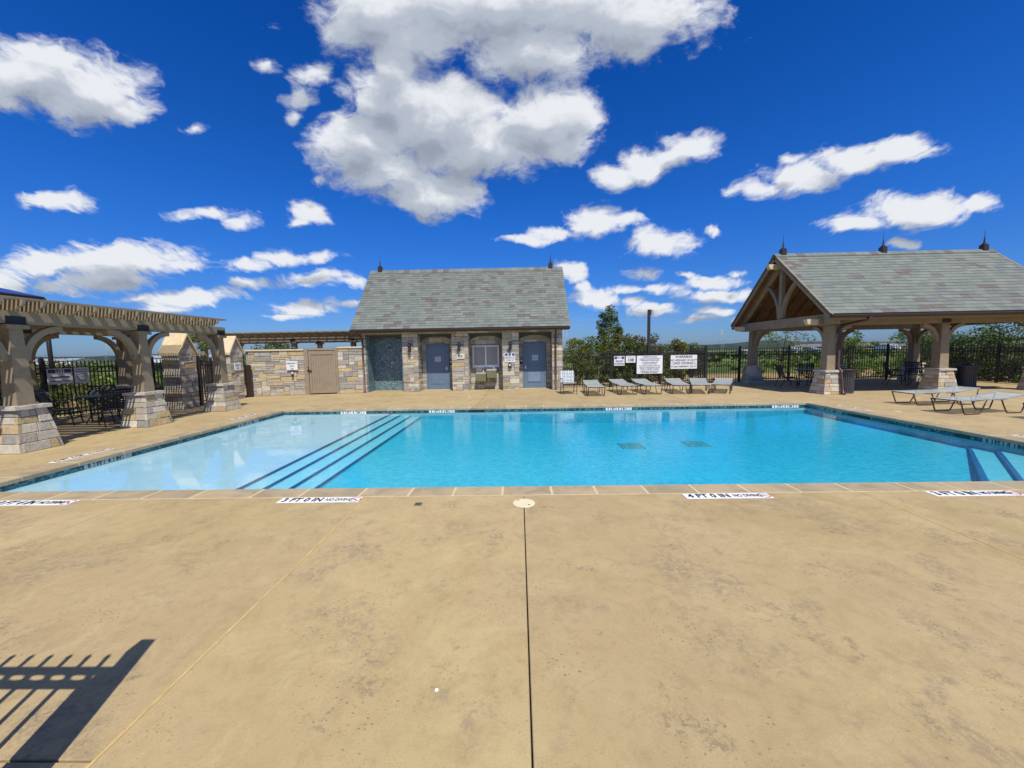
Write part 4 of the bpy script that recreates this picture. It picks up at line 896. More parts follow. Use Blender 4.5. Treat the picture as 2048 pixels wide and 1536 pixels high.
# roof
EY, EZ, RY, RZ = 16.95, 2.79, 19.70, 5.82; RX0, RX1 = -7.34, 2.20
def roof_slab(parent, x0, x1, ey, ez, ry, rz, th, m_, name):
    m = MB(); m.hexa([(x0, ey, ez-th), (x1, ey, ez-th), (x1, ry, rz-th), (x0, ry, rz-th), (x0, ey, ez-.003), (x1, ey, ez-.003), (x1, ry, rz-.003), (x0, ry, rz-.003)]); return ob(name, m, m_, parent)
rf = roof_slab(bh, RX0, RX1, EY, EZ, RY-.001, RZ, .12, soffit, 'roof'); rf2 = roof_slab(bh, RX0, RX1, 2*RY-EY, EZ, RY+.001, RZ, .12, soffit, 'roof')
shingle_roof(rf, RX0-.03, RX1+.03, EY-.03, EZ+.0, RY, RZ+.005, 26, .29, 300); shingle_roof(rf2, RX0-.03, RX1+.03, 2*RY-EY+.03, EZ, RY, RZ+.005, 14, .6, 0)
def ridge_caps(parent, x0, x1, y, z, ang, n, name='ridge_cap'):
    w = (x1-x0)/n
    for i in range(n):
        m = MB(); a = x0+i*w; d_ = .17; zz = d_*math.tan(ang)
        for s in (1, -1): m.hexa([(a+.003, y, z), (a+w-.003, y, z), (a+w-.003, y+s*d_, z-zz), (a+.003, y+s*d_, z-zz), (a+.003, y, z+.03), (a+w-.003, y, z+.03), (a+w-.003, y+s*d_, z-zz+.03), (a+.003, y+s*d_, z-zz+.03)])
        ob(name, m, shinm[rng.choices(range(5), SHW)[0]], parent)
ANG = math.atan2(RZ-EZ, RY-EY)
ridge_caps(rf, RX0-.03, RX1+.03, RY, RZ+.03, ANG, 34)
m = MB(); 
for x in (BX0+.06, BX1-.26): m.prism([(BY+.3, 2.951), (2*RY-BY-.3, 2.951), (RY, RZ-.25)], lambda a, b, t: (t, a, b), x, x+.2)
ob('gable_wall', m, mortar, bh)
def gutter(parent, x0, x1, y, z):
    m = MB(); m.prism([(y-.11, z), (y, z), (y, z-.10), (y-.03, z-.115), (y-.08, z-.10), (y-.115, z-.05)], lambda a, b, t: (t, a, b), x0, x1); ob('gutter', m, bronze, parent)
gutter(bh, RX0-.02, RX1+.02, EY-.002, EZ-.02)
m = MB(); m.box(RX0+.02, EY+.001, EZ-.16, RX1-.02, EY+.03, EZ-.122); m.box(RX0+.03, EY+.031, EZ-.15, RX1-.03, BY+.04, EZ-.125); ob('soffit', m, soffit, bh)
dm = mat('downspout_brown', (.10, .045, .032), (.075, .034, .025), 5, .4)
for x, xe in ((-6.95, -7.10), (1.62, 1.62)):
    m = MB(); m.tube([(xe, EY-.03, EZ-.11), (xe, EY+.02, EZ-.2), (x, BY-.06, EZ-.38), (x, BY-.06, .06), (x, BY-.10, .02)], .042, 8); ob('downspout', m, dm, bh)
def finial(parent, x, y, z):
    m = MB(); m.bbox(x-.10, y-.10, z-.06, x+.10, y+.10, z+.20, .008); m.bbox(x-.065, y-.065, z+.20, x+.065, y+.065, z+.245, .006); m.lathe([(.045, .245), (.03, .33), (.014, .50), (.022, .52), (.010, .55), (.004, .80), (.001, .82)], 8, (x, y, z)); return ob('finial', m, bronze, parent)
for x in (-6.87, 1.63): finial(bh, x, RY, RZ+.03)

# ------------------------------------------------------------------ pavilion
pv = thing('pavilion', 'open pavilion with slate gable roof on stone piers at the right', 'pavilion', (15, 16.5, 0))
PXS = [11.22, 15.20, 18.80]; PYS = [14.30, 18.86]
lbs = {(0, 0): 'front left stone pier of the pavilion, with the bent downspout', (1, 0): 'front middle stone pier of the pavilion, behind the loungers', (2, 0): 'front right stone pier of the pavilion at the photo edge', (0, 1): 'back left stone pier of the pavilion, in shade by the loungers', (1, 1): 'back middle stone pier of the pavilion', (2, 1): 'back right stone pier of the pavilion behind the dark chairs'}
k = 30
for j, y in enumerate(PYS):
    for i, x in enumerate(PXS):
        k += 1; pier_thing('stone_pier', lbs[(i, j)], k, (x, y, 0), 'battered stone piers under the pavilion', .37, .25, .79)
        post(pv, x, y, .865, 2.46, .16, .13, cap=False)
        for s in (1, -1):
            if (i == 0 and s < 0) or (i == 2 and s > 0): continue
            bracket(pv, x, y, 2.47, 1.80, .60, 'x', s, off=.12)
        s = 1 if j == 0 else -1; bracket(pv, x, y, 2.47, 1.80, .60, 'y', s, off=.12)
        m = MB(); yy_ = y-.135 if j == 0 else y+.135; m.box(x-.15, min(yy_, yy_-.01), 2.49, x+.15, max(yy_, yy_-.01), 2.62); ob('steel_saddle', m, black, pv)
VX0, VX1, VEY, VEZ, VRY, VRZ = 10.60, 19.40, 13.50, 2.82, 16.58, 5.50
for y in PYS: m = MB(); m.box(10.75, y-.125, 2.47, 19.3, y+.125, 2.74); ob('eave_beam', m, stucco2, pv)
vang = math.atan2(VRZ-VEZ, VRY-VEY)
r1 = roof_slab(pv, VX0, VX1, VEY, VEZ, VRY-.001, VRZ, .10, wood, 'roof'); r2 = roof_slab(pv, VX0, VX1, 2*VRY-VEY, VEZ, VRY+.001, VRZ, .10, wood, 'roof')
shingle_roof(r1, VX0-.03, VX1+.03, VEY-.03, VEZ, VRY, VRZ+.005, 21, .35, 300); shingle_roof(r2, VX0-.03, VX1+.03, 2*VRY-VEY+.03, VEZ, VRY, VRZ+.005, 12, .7, 0)
ridge_caps(r1, VX0-.03, VX1+.03, VRY, VRZ+.03, vang, 30)
gutter(pv, VX0-.02, VX1+.02, VEY-.002, VEZ-.02)
m = MB(); m.box(VX0+.01, VEY+.001, VEZ-.21, VX1-.01, VEY+.035, VEZ-.11); ob('fascia', m, soffit, pv)
m = MB(); m.box(VX0+.01, 2*VRY-VEY-.035, VEZ-.21, VX1-.01, 2*VRY-VEY-.001, VEZ-.11); ob('fascia', m, soffit, pv)
# exposed rafters and ceiling boards under the slopes
for s in (1, -1):
    x = VX0+.25
    while x < VX1-.1:
        m = MB(); y0 = VRY-s*(VRY-VEY-.06); off = .19
        m.beam((x, y0, VEZ+.05-off), (x, VRY-s*.03, VRZ-off), .06, .14); ob('rafter', m, wood, pv); x += .61
    n = 26
    for k in range(n):
        a = (k+.03)/n; b = (k+.97)/n; q = lambda t_, o_: (VRY-s*(VRY-VEY)*(1-t_), VEZ+(VRZ-VEZ)*t_-o_)
        m = MB(); (ya, za_), (yb, zb_) = q(a, .101), q(b, .101)
        m.hexa([(VX0+.03, ya, za_-.015), (VX1-.03, ya, za_-.015), (VX1-.03, yb, zb_-.015), (VX0+.03, yb, zb_-.015), (VX0+.03, ya, za_), (VX1-.03, ya, za_), (VX1-.03, yb, zb_), (VX0+.03, yb, zb_)]); ob('ceiling_board', m, wood, pv)
# gable trusses
def truss(xc):
    m = MB(); m.box(xc-.11, PYS[0]-.6, 2.50, xc+.11, PYS[1]+.6, 2.86); ob('tie_beam', m, stucco2, pv)
    for s in (1, -1):
        m = MB(); m.beam((xc, VRY-s*(VRY-VEY-.22), VEZ-.02), (xc, VRY, VRZ-.22+.01), .16, .24); ob('principal_rafter', m, stucco2, pv)
        n = 10; pts = [(VRY+s*(.10+1.02*(1-math.cos(R(62*i/n)))/(1-math.cos(R(62)))), 2.90+1.55*math.sin(R(62*i/n))/math.sin(R(62))) for i in range(n+1)]
        up = [(a+s*.075, b) for a, b in pts]; lo = [(a-s*.075, b) for a, b in pts]; m = MB(); m.band(lo, up, lambda a, b, t: (t, a, b), xc-.06, xc+.06); ob('curved_strut', m, stucco2, pv)
    m = MB(); m.box(xc-.07, VRY-.09, 2.861, xc+.07, VRY+.09, VRZ-.36); ob('king_post', m, stucco2, pv)
for xc in (10.98, 19.02): truss(xc)
for s in (1, -1):
    for xx in (VX0+.03, VX1-.03):
        m = MB(); m.beam((xx, VRY-s*(VRY-VEY+.01), VEZ-.10), (xx, VRY, VRZ-.10), .05, .20); ob('barge_board', m, stucco2, pv)
for y, z in ((VRY, 5.02), (PYS[0], 2.60), (PYS[1], 2.60)):
    for xx, sg in ((VX0, -1), (VX1, 1)):
        m = MB(); a = 0 if y == VRY else .15
        m.prism([(xx-sg*.45, z-.10), (xx+sg*.16, z-.10), (xx+sg*.24, z-.02), (xx+sg*.26, z+.10), (xx-sg*.45, z+.10)], lambda p, q, t: (p, t, q), y-.09, y+.09); ob('beam_end', m, lime if y != VRY else lime, pv)
m = MB(); m.box(10.8, VRY-.08, 4.92, 19.2, VRY+.08, 5.12); ob('ridge_beam', m, wood, pv)
for x in (10.95, 15.0, 19.05): finial(pv, x, VRY, VRZ+.03)
m = MB(); x = 11.42; m.tube([(11.9, VEY-.06, VEZ-.1), (11.85, VEY, VEZ-.22), (x+.02, 14.06, 2.45), (x, 14.09, 2.35), (x, 14.09, .98), (x+.02, 14.02, .88), (x+.03, 13.98, .80), (x+.03, 13.90, .3), (x+.03, 13.86, .06), (x+.04, 13.78, .02)], .045, 8); ob('downspout', m, dm, pv)

# ------------------------------------------------------------------ fences
def fence(name, label, a, b, h=1.62, n_sp=None, spear=True, pw=.055, step=.114, z0=.05, posts=None, rings=True, zb=0.0, rails=None):
    a = Vector((*a, zb)); b = Vector((*b, zb)); d = b-a; Lh = d.length; d = d/Lh; ang = math.atan2(d.y, d.x)
    t = thing(name, label, 'fence', a); Mx = Matrix.Translation(a) @ Matrix.Rotation(ang, 4, 'Z')
    pts = posts if posts is not None else [Lh*i/n_sp for i in range(n_sp+1)]
    pm = MB(); ph = h+.06; pm.bbox(-pw/2, -pw/2, 0, pw/2, pw/2, ph, .004); pm.hexa([(-pw/2-.006, -pw/2-.006, ph), (pw/2+.006, -pw/2-.006, ph), (pw/2+.006, pw/2+.006, ph), (-pw/2-.006, pw/2+.006, ph), (-.01, -.01, ph+.03), (.01, -.01, ph+.03), (.01, .01, ph+.03), (-.01, .01, ph+.03)]); pm = pm.mesh('post', black)
    for x in pts: link('post', pm, t).matrix_basis = Mx @ Matrix.Translation((x, 0, 0))
    q = MB(); r_ = .0105; top = h-(.0 if spear else .06); q.box(-r_, -r_, z0, r_, r_, top-.06 if spear else top)
    if spear: q.add([(-r_, -r_, top-.06), (r_, -r_, top-.06), (r_, r_, top-.06), (-r_, r_, top-.06), (-.016, -.005, top-.045), (.016, -.005, top-.045), (.016, .005, top-.045), (-.016, .005, top-.045), (0, 0, top)], [(0, 1, 5, 4), (1, 2, 6, 5), (2, 3, 7, 6), (3, 0, 4, 7), (4, 5, 8), (5, 6, 8), (6, 7, 8), (7, 4, 8)])
    pk = q.mesh('picket', black); n = int(Lh/step)
    rr = MB(); zr = h-.30 if spear else h-.15
    cnt = 0
    for i in range(1, n):
        x = Lh*i/n
        if min(abs(x-p) for p in pts) < .03: continue
        link('picket', pk, t).matrix_basis = Mx @ Matrix.Translation((x, 0, 0))
    for z in (rails or ((h-.22, h-.38, .13) if spear else (h-.08, h-.24, .13))):
        m = MB(); m.box(0, -.019, z-.019, Lh, .019, z+.019); me = m.mesh('rail', black); me.transform(Mx); link('rail', me, t)
    if rings and spear:
        m = MB(); rc = .045
        for i in range(n):
            x = Lh*(i+.5)/n; m.tube([(x+rc*math.cos(k*math.pi/4), 0, h-.30+rc*math.sin(k*math.pi/4)) for k in range(8)], .007, 4, close=True)
        me = m.mesh('ring_row', black); me.transform(Mx); o = link('ring_row', me, t); o['kind'] = 'stuff'
    return t
fence('metal_fence', 'black metal fence section right beside the bathhouse, flat topped', (1.98, 18.05), (4.22, 18.05), 1.66, posts=[.02, 2.24], spear=False)
fence('metal_fence', 'black spear topped fence carrying the white rule signs', (4.25, 18.05), (8.62, 18.05), 1.76, posts=[.02, 2.28, 4.35], pw=.09)
fence('metal_fence', 'short black fence return beside the WARNING sign', (8.65, 18.10), (8.65, 19.75), 1.78, posts=[1.6], pw=.09)
fence('metal_fence', 'long black fence running behind the pavilion', (8.7, 19.8), (20.9, 19.8), 1.72, n_sp=5, step=.118, pw=.075)
fence('metal_fence', 'black fence coming forward at the right of the pavilion', (20.95, 19.75), (20.75, 10.0), 1.74, n_sp=4, step=.125, pw=.08)
fence('metal_fence', 'black fence behind the left patio carrying the arrow sign', (-13.5, 6.0), (-13.55, 12.9), 1.70, posts=[.02, 2.4, 4.75, 6.88], pw=.08, z0=.05)
fence('metal_fence', 'short black fence between patio corner and the nearer gate pillar', (-13.5, 12.95), (-11.8, 12.95), 1.70, posts=[1.05, 1.68], pw=.06)
fence('gate_leaf', 'black metal gate between the two stone gate pillars', (-11.5, 13.28), (-11.62, 15.0), 1.70, posts=[.05, .45, 1.68], pw=.085, rings=True, rails=(1.48, 1.32, .13, .45))
fence('metal_fence', 'black fence beyond the patio gate, deep in shade', (-13.6, 13.2), (-13.8, 19.0), 1.6, n_sp=3, spear=False)
# fence behind the camera whose shadow falls into the near left corner
fence('near_fence', 'black spear topped fence and gate post just outside the lower left of the photo', (-5.6, 1.20), (-2.03, 1.20), 1.62, posts=[.03, 1.8], pw=.06)
t = thing('gate_post', 'thick black gate post at the end of the fence whose shadow lies lower left', 'post', (-2.0, 1.20, 0))
m = MB(); m.bbox(-2.045, 1.15, 0, -1.955, 1.25, 1.74, .004); ob('post_body', m, black, t)
m = MB(); m.bbox(-2.125, 1.17, 0, -2.06, 1.23, 1.30, .004); ob('latch_post', m, black, t)
m = MB(); m.box(-2.06, 1.175, .95, -2.045, 1.225, 1.15); ob('hinge', m, black, t)

# signs on the back fence
Y = 18.0
t = thing('arrow_sign', 'blue headed 911 sign with a left arrow, first on the back fence', 'sign', (4.6, Y, 1.2)); sign911(t, 4.38, 4.86, .99, 1.43, Y-.02, ('TO EMERGENCY', 'PHONE'), True)
t = thing('number_sign', 'white sign reading 108 between the arrow sign and the rules board', 'sign', (5.1, Y, 1.2)); m = MB(); m.box(4.92, Y-.032, 1.12, 5.36, Y-.02, 1.43); ob('sign_board', m, white, t); text('sign_text', 'OCCUPANT LOAD', .05, wallM(5.14, Y-.034, 1.375), inkg, t, wide=.8); text('number', '108', .19, wallM(5.14, Y-.034, 1.235), ink, t, wide=1.0, bold=.004)
t = thing('rules_board', 'large white pool rules board with many lines of small text', 'sign', (6.0, Y, 1.0)); m = MB(); m.box(5.42, Y-.032, .60, 6.60, Y-.02, 1.43); ob('sign_board', m, white, t)
for i, (s, sz, z) in enumerate((('SWIMMING POOL RULES', .075, 1.365), ('BATHERS MUST SHOWER BEFORE ENTERING', .058, 1.275), ('CHILDREN MUST NOT USE POOL ALONE', .058, 1.205), ('NO GLASS FOOD OR DRINKS ARE', .058, 1.115), ('ALLOWED IN THE POOL AREA', .058, 1.045), ('POOL OPEN FROM SUNRISE TO SUNSET ONLY', .058, .955), ('PERSONS WITH OPEN SORES SHALL NOT USE', .058, .870), ('THE POOL   NO RUNNING   NO ANIMALS', .058, .805), ('EXTENDED BREATH HOLDING ACTIVITIES', .058, .715), ('ARE DANGEROUS AND PROHIBITED', .058, .650))): text('sign_text', s, sz, wallM(6.01, Y-.034, z), inkg, t, wide=.78, bold=.002)
t = thing('warning_board', 'white WARNING NO DIVING board on the back fence', 'sign', (7.55, Y, 1.1)); m = MB(); m.box(6.97, Y-.032, .80, 8.17, Y-.02, 1.43); ob('sign_board', m, white, t)
for s, sz, z, wd_ in (('WARNING', .16, 1.345, 1.0), ('NO LIFEGUARD ON DUTY', .125, 1.19, .80), ('NO DIVING', .16, 1.05, 1.0), ('IN CASE OF EMERGENCY CALL 911', .105, .90, .70)): text('sign_text', s, sz, wallM(7.57, Y-.034, z), ink if sz > .13 else inkg, t, wide=wd_, bold=.003)
for x in (7.08, 8.06): nodive(t, wallM(x, Y-.0325, 1.05), .15)
# signs on the left fence (facing the pool)
def facing_px(t, x, y0, y1, z0, z1): m = MB(); m.box(x, y0, z0, x+.012, y1, z1); return m
t = thing('arrow_sign', 'blue headed 911 sign with a right arrow on the left patio fence', 'sign', (-13.43, 11.1, 1.2)); 
m = facing_px(t, -13.45, 10.78, 11.40, 1.02, 1.47); ob('sign_board', m, white, t); m = MB(); m.box(-13.437, 10.80, 1.34, -13.434, 10.98, 1.45); m.box(-13.437, 11.20, 1.34, -13.434, 11.38, 1.45); ob('blue_header', m, purple, t); text('emergency_number', '911', .13, wallM(-13.433, 11.09, 1.395, R(90)), purple, t, bold=.004)
m = MB(); m.prism([(10.85, 1.24), (10.85, 1.20), (11.25, 1.20), (11.25, 1.18), (11.34, 1.22), (11.25, 1.26), (11.25, 1.24)], lambda a, b, t: (t, a, b), -13.437, -13.433); ob('arrow', m, purple, t); text('sign_text', 'EMERGENCY PHONE', .055, wallM(-13.433, 11.09, 1.10, R(90)), inkg, t)
t = thing('notice_board', 'white and grey notice beside the arrow sign on the left patio fence', 'sign', (-13.43, 11.6, 1.2)); m = facing_px(t, -13.45, 11.46, 11.86, 1.0, 1.48); ob('sign_board', m, white, t)
for i in range(6): text('sign_text', ('POOL HOURS', 'MEMBERS AND', 'GUESTS ONLY', 'NO SMOKING', 'NO GLASS', 'NO PETS')[i], .05, wallM(-13.433, 11.66, 1.42-.07*i, R(90)), inkg, t)

# ------------------------------------------------------------------ loungers
def lounger(raised=.10):
    t = thing('chaise_lounge', 'x', 'lounger', (0, 0, 0), 'strap loungers around the pool'); W2 = .30
    def prof(y): return .345+.02*math.sin((y+.97)*1.6)+(raised*max(0, (y-.25)/.72)**1.15 if y > .25 else 0)
    n = 26; ys_ = [-.97+1.94*i/n for i in range(n+1)]
    m = MB()
    for s in (1, -1): m.tube([(s*W2, y, prof(y)) for y in ys_], .016, 8)
    m.tube([(-W2, -.97, prof(-.97)), (W2, -.97, prof(-.97))], .0135, 8); m.tube([(-W2, .97, prof(.97)), (W2, .97, prof(.97))], .0135, 8)
    for y in (-.3, .35): m.tube([(-W2, y, prof(y)-.015), (-W2*.6, y, prof(y)-.05), (0, y, prof(y)-.065), (W2*.6, y, prof(y)-.05), (W2, y, prof(y)-.015)], .011, 6)
    ob('frame', m, loungem, t)
    for s in (1, -1):
        for y0, y1 in ((-.96, -.22), (.93, .20)):
            m = MB(); d = 1 if y1 > y0 else -1; m.tube([(s*W2, y0, prof(y0)), (s*W2, y0+d*.06, .20), (s*W2, y0+d*.12, .045), (s*W2, y0+d*.16, .014), (s*W2, y1-d*.20, .014), (s*W2, y1-d*.16, .04), (s*W2, y1-d*.06, .22), (s*W2, y1, prof(y1)-.012)], .015, 8); ob('sled_leg', m, loungem, t)
    m = MB(); 
    vs = [(-W2-.018, -.021, -.006), (W2+.018, -.021, -.006), (W2+.018, .021, -.006), (-W2-.018, .021, -.006)]
    vs2 = [(-W2-.012, -.021, .017), (0, -.021, .013), (W2+.012, -.021, .017), (W2+.012, .021, .017), (0, .021, .013), (-W2-.012, .021, .017)]
    m.add([(-W2-.018, -.021, -.012), (-W2-.018, .021, -.012), *vs2, (W2+.018, -.021, -.012), (W2+.018, .021, -.012)], [(0, 1, 7, 2), (2, 7, 6, 3), (3, 6, 5, 4), (4, 5, 9, 8)])
    sm = m.mesh('strap', strapm); k = 33
    for i in range(k):
        y = -.93+1.86*i/(k-1); sl_ = math.atan2(prof(y+.02)-prof(y-.02), .04); o = link('strap', sm, t); o.matrix_basis = Matrix.Translation((0, y, prof(y))) @ Matrix.Rotation(sl_, 4, 'X')
    return t
lo_ = lounger(.12)
def chair():
    t = thing('strap_chair', 'upright white strap chair beside the bathhouse corner', 'chair', (0, 0, 0)); w = .27
    m = MB()
    for s in (1, -1):
        m.tube([(s*w, -.28, 0), (s*w, -.27, .40), (s*w, -.24, .43), (s*w, .20, .40), (s*w, .24, .44), (s*w, .40, .90)], .0135, 8); m.tube([(s*w, .34, 0), (s*w, .24, .40)], .0135, 8); m.tube([(s*(w+.02), -.27, .40), (s*(w+.02), -.26, .60), (s*(w+.02), -.22, .62), (s*(w+.02), .24, .60), (s*w, .30, .62)], .0135, 8)
    for y, z in ((-.27, .40), (.40, .90), (.22, .41)): m.tube([(-w, y, z), (w, y, z)], .0135, 8)
    m.tube([(-w, -.275, .13), (w, -.275, .13)], .010, 6); ob('frame', m, loungem, t)
    hs = MB(); hs.box(-w-.016, -.018, .010, w+.016, .018, .016); hs = hs.mesh('strap', strapw)
    for i in range(8): y = -.22+.40*i/7; link('strap', hs, t).matrix_basis = Matrix.Translation((0, y, .428-.02*i/8))
    for i in range(8): a = i/7; link('strap', hs, t).matrix_basis = Matrix.Translation((0, .24+.15*a, .47+.40*a)) @ Matrix.Rotation(R(71), 4, 'X')
    for i in range(7):
        x = -.225+.075*i; m = MB(); m.box(x-.018, -.28, .448, x+.018, .20, .452) if i % 2 else m.box(x-.018, -.28, .440, x+.018, .20, .4445); ob('strap', m, strapw, t)
        m = MB(); o_ = .004 if i % 2 else .016; q = lambda z, dd: (0.24+(z-.44)*.348-dd, z); m.hexa([(x-.018, q(.44, o_)[0], .44), (x+.018, q(.44, o_)[0], .44), (x+.018, q(.44, o_+.004)[0], .44), (x-.018, q(.44, o_+.004)[0], .44), (x-.018, q(.92, o_)[0], .92), (x+.018, q(.92, o_)[0], .92), (x+.018, q(.92, o_+.004)[0], .92), (x-.018, q(.92, o_+.004)[0], .92)]); ob('strap', m, strapw, t)
    return t
ch_ = chair(); ch_.location = (1.98, 15.55, 0); ch_.rotation_euler = (0, 0, R(4))
# patio chair and table
sling = mat('sling_dark', (.035, .037, .042), (.028, .03, .034), 30, .7); darkf = mat('dark_frame', (.022, .020, .020), (.018, .016, .016), 6, .45)
def dchair():
    t = thing('patio_chair', 'x', 'chair', (0, 0, 0), 'dark patio chairs around the tables'); w = .27
    m = MB()
    for s in (1, -1):
        m.tube([(s*w, -.30, 0), (s*w, -.25, .42), (s*w, -.20, .64), (s*w, .10, .65), (s*w, .24, .60)], .014, 7); m.tube([(s*w, .34, 0), (s*w, .16, .43), (s*w, .24, .60), (s*w, .36, .95)], .014, 7); m.tube([(s*w, -.25, .42), (s*w, .16, .42)], .012, 7)
    m.tube([(-w, -.28, .2), (w, -.28, .2)], .01, 6); m.tube([(-w, .36, .95), (w, .36, .95)], .014, 7); ob('frame', m, darkf, t)
    m = MB(); m.box(-w+.02, -.24, .41, w-.02, .17, .425); ob('seat', m, sling, t)
    m = MB()
    for i in range(9): x = -w+.03+i*(2*w-.06)/8; m.beam((x, .175, .46), (x, .345, .93), .030, .006, (0, 1, 0))
    for i in range(9): a = i/8; m.beam((-w+.01, .180+.165*a, .47+.45*a), (w-.01, .180+.165*a, .47+.45*a), .007, .030, (0, .35, 1))
    ob('backrest', m, sling, t); return t
dc_ = dchair()
def dtable():
    t = thing('patio_table', 'x', 'table', (0, 0, 0), 'dark round patio tables')
    m = MB(); m.lathe([(.02, .715), (.55, .715), (.565, .725), (.565, .74), (.55, .745), (.02, .745)], 32); ob('table_top', m, darkf, t)
    for k in range(4): a = R(45+90*k); c, s = math.cos(a), math.sin(a); m = MB(); m.tube([(c*.42, s*.42, 0), (c*.30, s*.30, .25), (c*.12, s*.12, .42), (c*.30, s*.30, .62), (c*.42, s*.42, .715)], .014, 7); ob('leg', m, darkf, t)
    m = MB(); m.lathe([(.13, .40), (.13, .415)], 14); ob('leg_ring', m, darkf, t); return t
dt_ = dtable()
def bin_():
    t = thing('trash_can', 'x', 'trash can', (0, 0, 0), 'slatted dark trash cans by the pavilion'); n = 30
    m = MB(); m.beam((.268, 0, .05), (.268, 0, .60), .036, .008, (1, 0, 0)); m.hexa([(.264, -.018, .60), (.272, -.018, .60), (.272, .018, .60), (.264, .018, .60), (.325, -.018, .86), (.333, -.018, .86), (.333, .018, .86), (.325, .018, .86)]); sl = m.mesh('slat', binm)
    for k in range(n): link('slat', sl, t).matrix_basis = Matrix.Rotation(2*math.pi*k/n, 4, 'Z')
    m = MB(); m.lathe([(.255, .04), (.255, .60), (.30, .84)], 28); ob('liner', m, black, t)
    m = MB(); m.tube([(.345*math.cos(k*math.pi/16), .345*math.sin(k*math.pi/16), .87) for k in range(32)], .014, 6, close=True); ob('rim', m, binm, t)
    m = MB(); m.tube([(.275*math.cos(k*math.pi/16), .275*math.sin(k*math.pi/16), .04) for k in range(32)], .012, 6, close=True); ob('base_ring', m, binm, t); return t
binm = mat('bin_grey', (.075, .075, .085), (.06, .06, .07), 6, .45)
bn_ = bin_()
index_kids()
# x, y of the middle, rotation (head points to +Y before turning)
LG = [(2.92, 15.35, R(-3), 'grey strap lounger seen end on, beside the white strap chair'),
      (4.14, 15.62, R(2), 'grey strap lounger under the arrow sign, second in the row from the bathhouse'),
      (5.08, 15.62, R(1), 'grey strap lounger in front of the rules board, third in the row from the bathhouse'),
      (6.30, 15.60, R(-11), 'grey strap lounger below the gap between rules board and WARNING board'),
      (7.15, 15.50, R(-21), 'grey strap lounger in front of the WARNING board, second from the right of the row'),
      (8.05, 15.45, R(-31), 'grey strap lounger at the right end of the row, nearest the pavilion'),
      (12.10, 11.45, R(-88), 'grey strap lounger at the right pool side, farthest of the three there'),
      (11.62, 9.95, R(-83), 'grey strap lounger at the right pool side, middle of the three there'),
      (12.55, 8.75, R(-90), 'grey strap lounger cut off by the right photo edge')]
for i, (x, y, a, lb) in enumerate(LG): place(lo_, (x, y, 0), a, lb, first=(i == 0))
SETS = [(-11.35, 10.35, 'left patio', [(212, 'left of the table, side view'), (328, 'between the table and the middle stone pier'), (75, 'behind the table beside the gate pillar'), (140, 'behind the table with its back to the sign')]),
        (12.35, 16.7, 'left bay of the pavilion', [(170, 'with its back to the rear fence'), (265, 'on the left side'), (60, 'behind the front left pier')]),
        (17.0, 16.6, 'right bay of the pavilion', [(150, 'behind the table'), (250, 'on the left side'), (330, 'in front of the table'), (60, 'on the right side')])]
ft = True; fc = True
for x, y, nm, cs in SETS:
    place(dt_, (x, y, 0), R(20), 'dark round table in the '+nm if 'pavil' in nm else 'dark round table on the left patio under the pergola', first=ft); ft = False
    for a, w_ in cs:
        aa = R(a); px_, py_ = x+.86*math.cos(aa), y+.86*math.sin(aa)
        place(dc_, (px_, py_, 0), aa-R(90), 'dark chair in the %s, %s' % (nm, w_) if 'pavil' in nm else 'dark patio chair on the left patio, '+w_, first=fc); fc = False
place(bn_, (11.98, 14.45, 0), 0, 'dark slatted trash can right of the front left pavilion pier', first=True)
place(bn_, (17.55, 15.5, 0), .1, 'dark slatted trash can right of the front middle pavilion pier')

# ------------------------------------------------------------------ lamp pole, power line, far buildings, parasol, slide
t = thing('lamp_pole', 'dark square lamp pole standing behind the rules board', 'lamp', (6.32, 19.0, 0))
m = MB(); m.bbox(6.24, 18.96, -.15, 6.36, 19.08, 3.62, .01); ob('pole', m, bronze, t); m = MB(); m.bbox(6.375, 18.9, 3.38, 6.49, 19.12, 3.62, .02); ob('lamp_head', m, mat('lamp_grey', (.45, .44, .42), (.4, .39, .37), 5, .4), t)
t = thing('lamp_pole', 'slim bent lamp post far beyond the back fence near the WARNING board', 'lamp', (13.2, 34, -.5)); m = MB(); m.tube([(13.2, 34, -.6), (13.2, 34, 1.9), (13.35, 34, 2.25), (13.9, 34, 2.32)], .04, 6); ob('pole', m, mat('galv', (.4, .42, .42), (.35, .37, .37), 5, .4), t); m = MB(); m.bbox(13.7, 33.9, 2.28, 14.3, 34.1, 2.36, .01); ob('lamp_head', m, white, t)
galv = MATS['galv']
t = thing('utility_pole', 'grey lattice mast just right of the bathhouse', 'mast', (3.55, 30, -.4))
m = MB()
for q in (-.14, .14): m.tube([(3.55+q, 30, -.6), (3.55+q, 30, 4.3)], .022, 5)
for i in range(14): m.tube([(3.41 if i % 2 else 3.69, 30, -.4+i*.34), (3.69 if i % 2 else 3.41, 30, -.06+i*.34)], .012, 4)
ob('lattice', m, galv, t)
def tower(x, y, h, label):
    t = thing('power_tower', label, 'pylon', (x, y, -4)); m = MB(); w = h*.11
    for a, b in ((-1, -1), (1, -1), (1, 1), (-1, 1)): m.tube([(x+a*w, y+b*w, -4), (x+a*w*.18, y+b*w*.18, -4+h)], .16, 4)
    for k in range(7): z = -4+h*k/7; q = w*(1-.82*k/7); q2 = w*(1-.82*(k+1)/7); m.tube([(x-q, y-q, z), (x+q2, y-q2, z+h/7)], .10, 4); m.tube([(x+q, y-q, z), (x-q2, y-q2, z+h/7)], .10, 4)
    ob('lattice', m, galv, t)
    for k in (.72, .84, .96): m = MB(); m.tube([(x-h*.14, y, -4+h*k), (x, y, -4+h*k+.5), (x+h*.14, y, -4+h*k)], .14, 4); ob('cross_arm', m, galv, t)
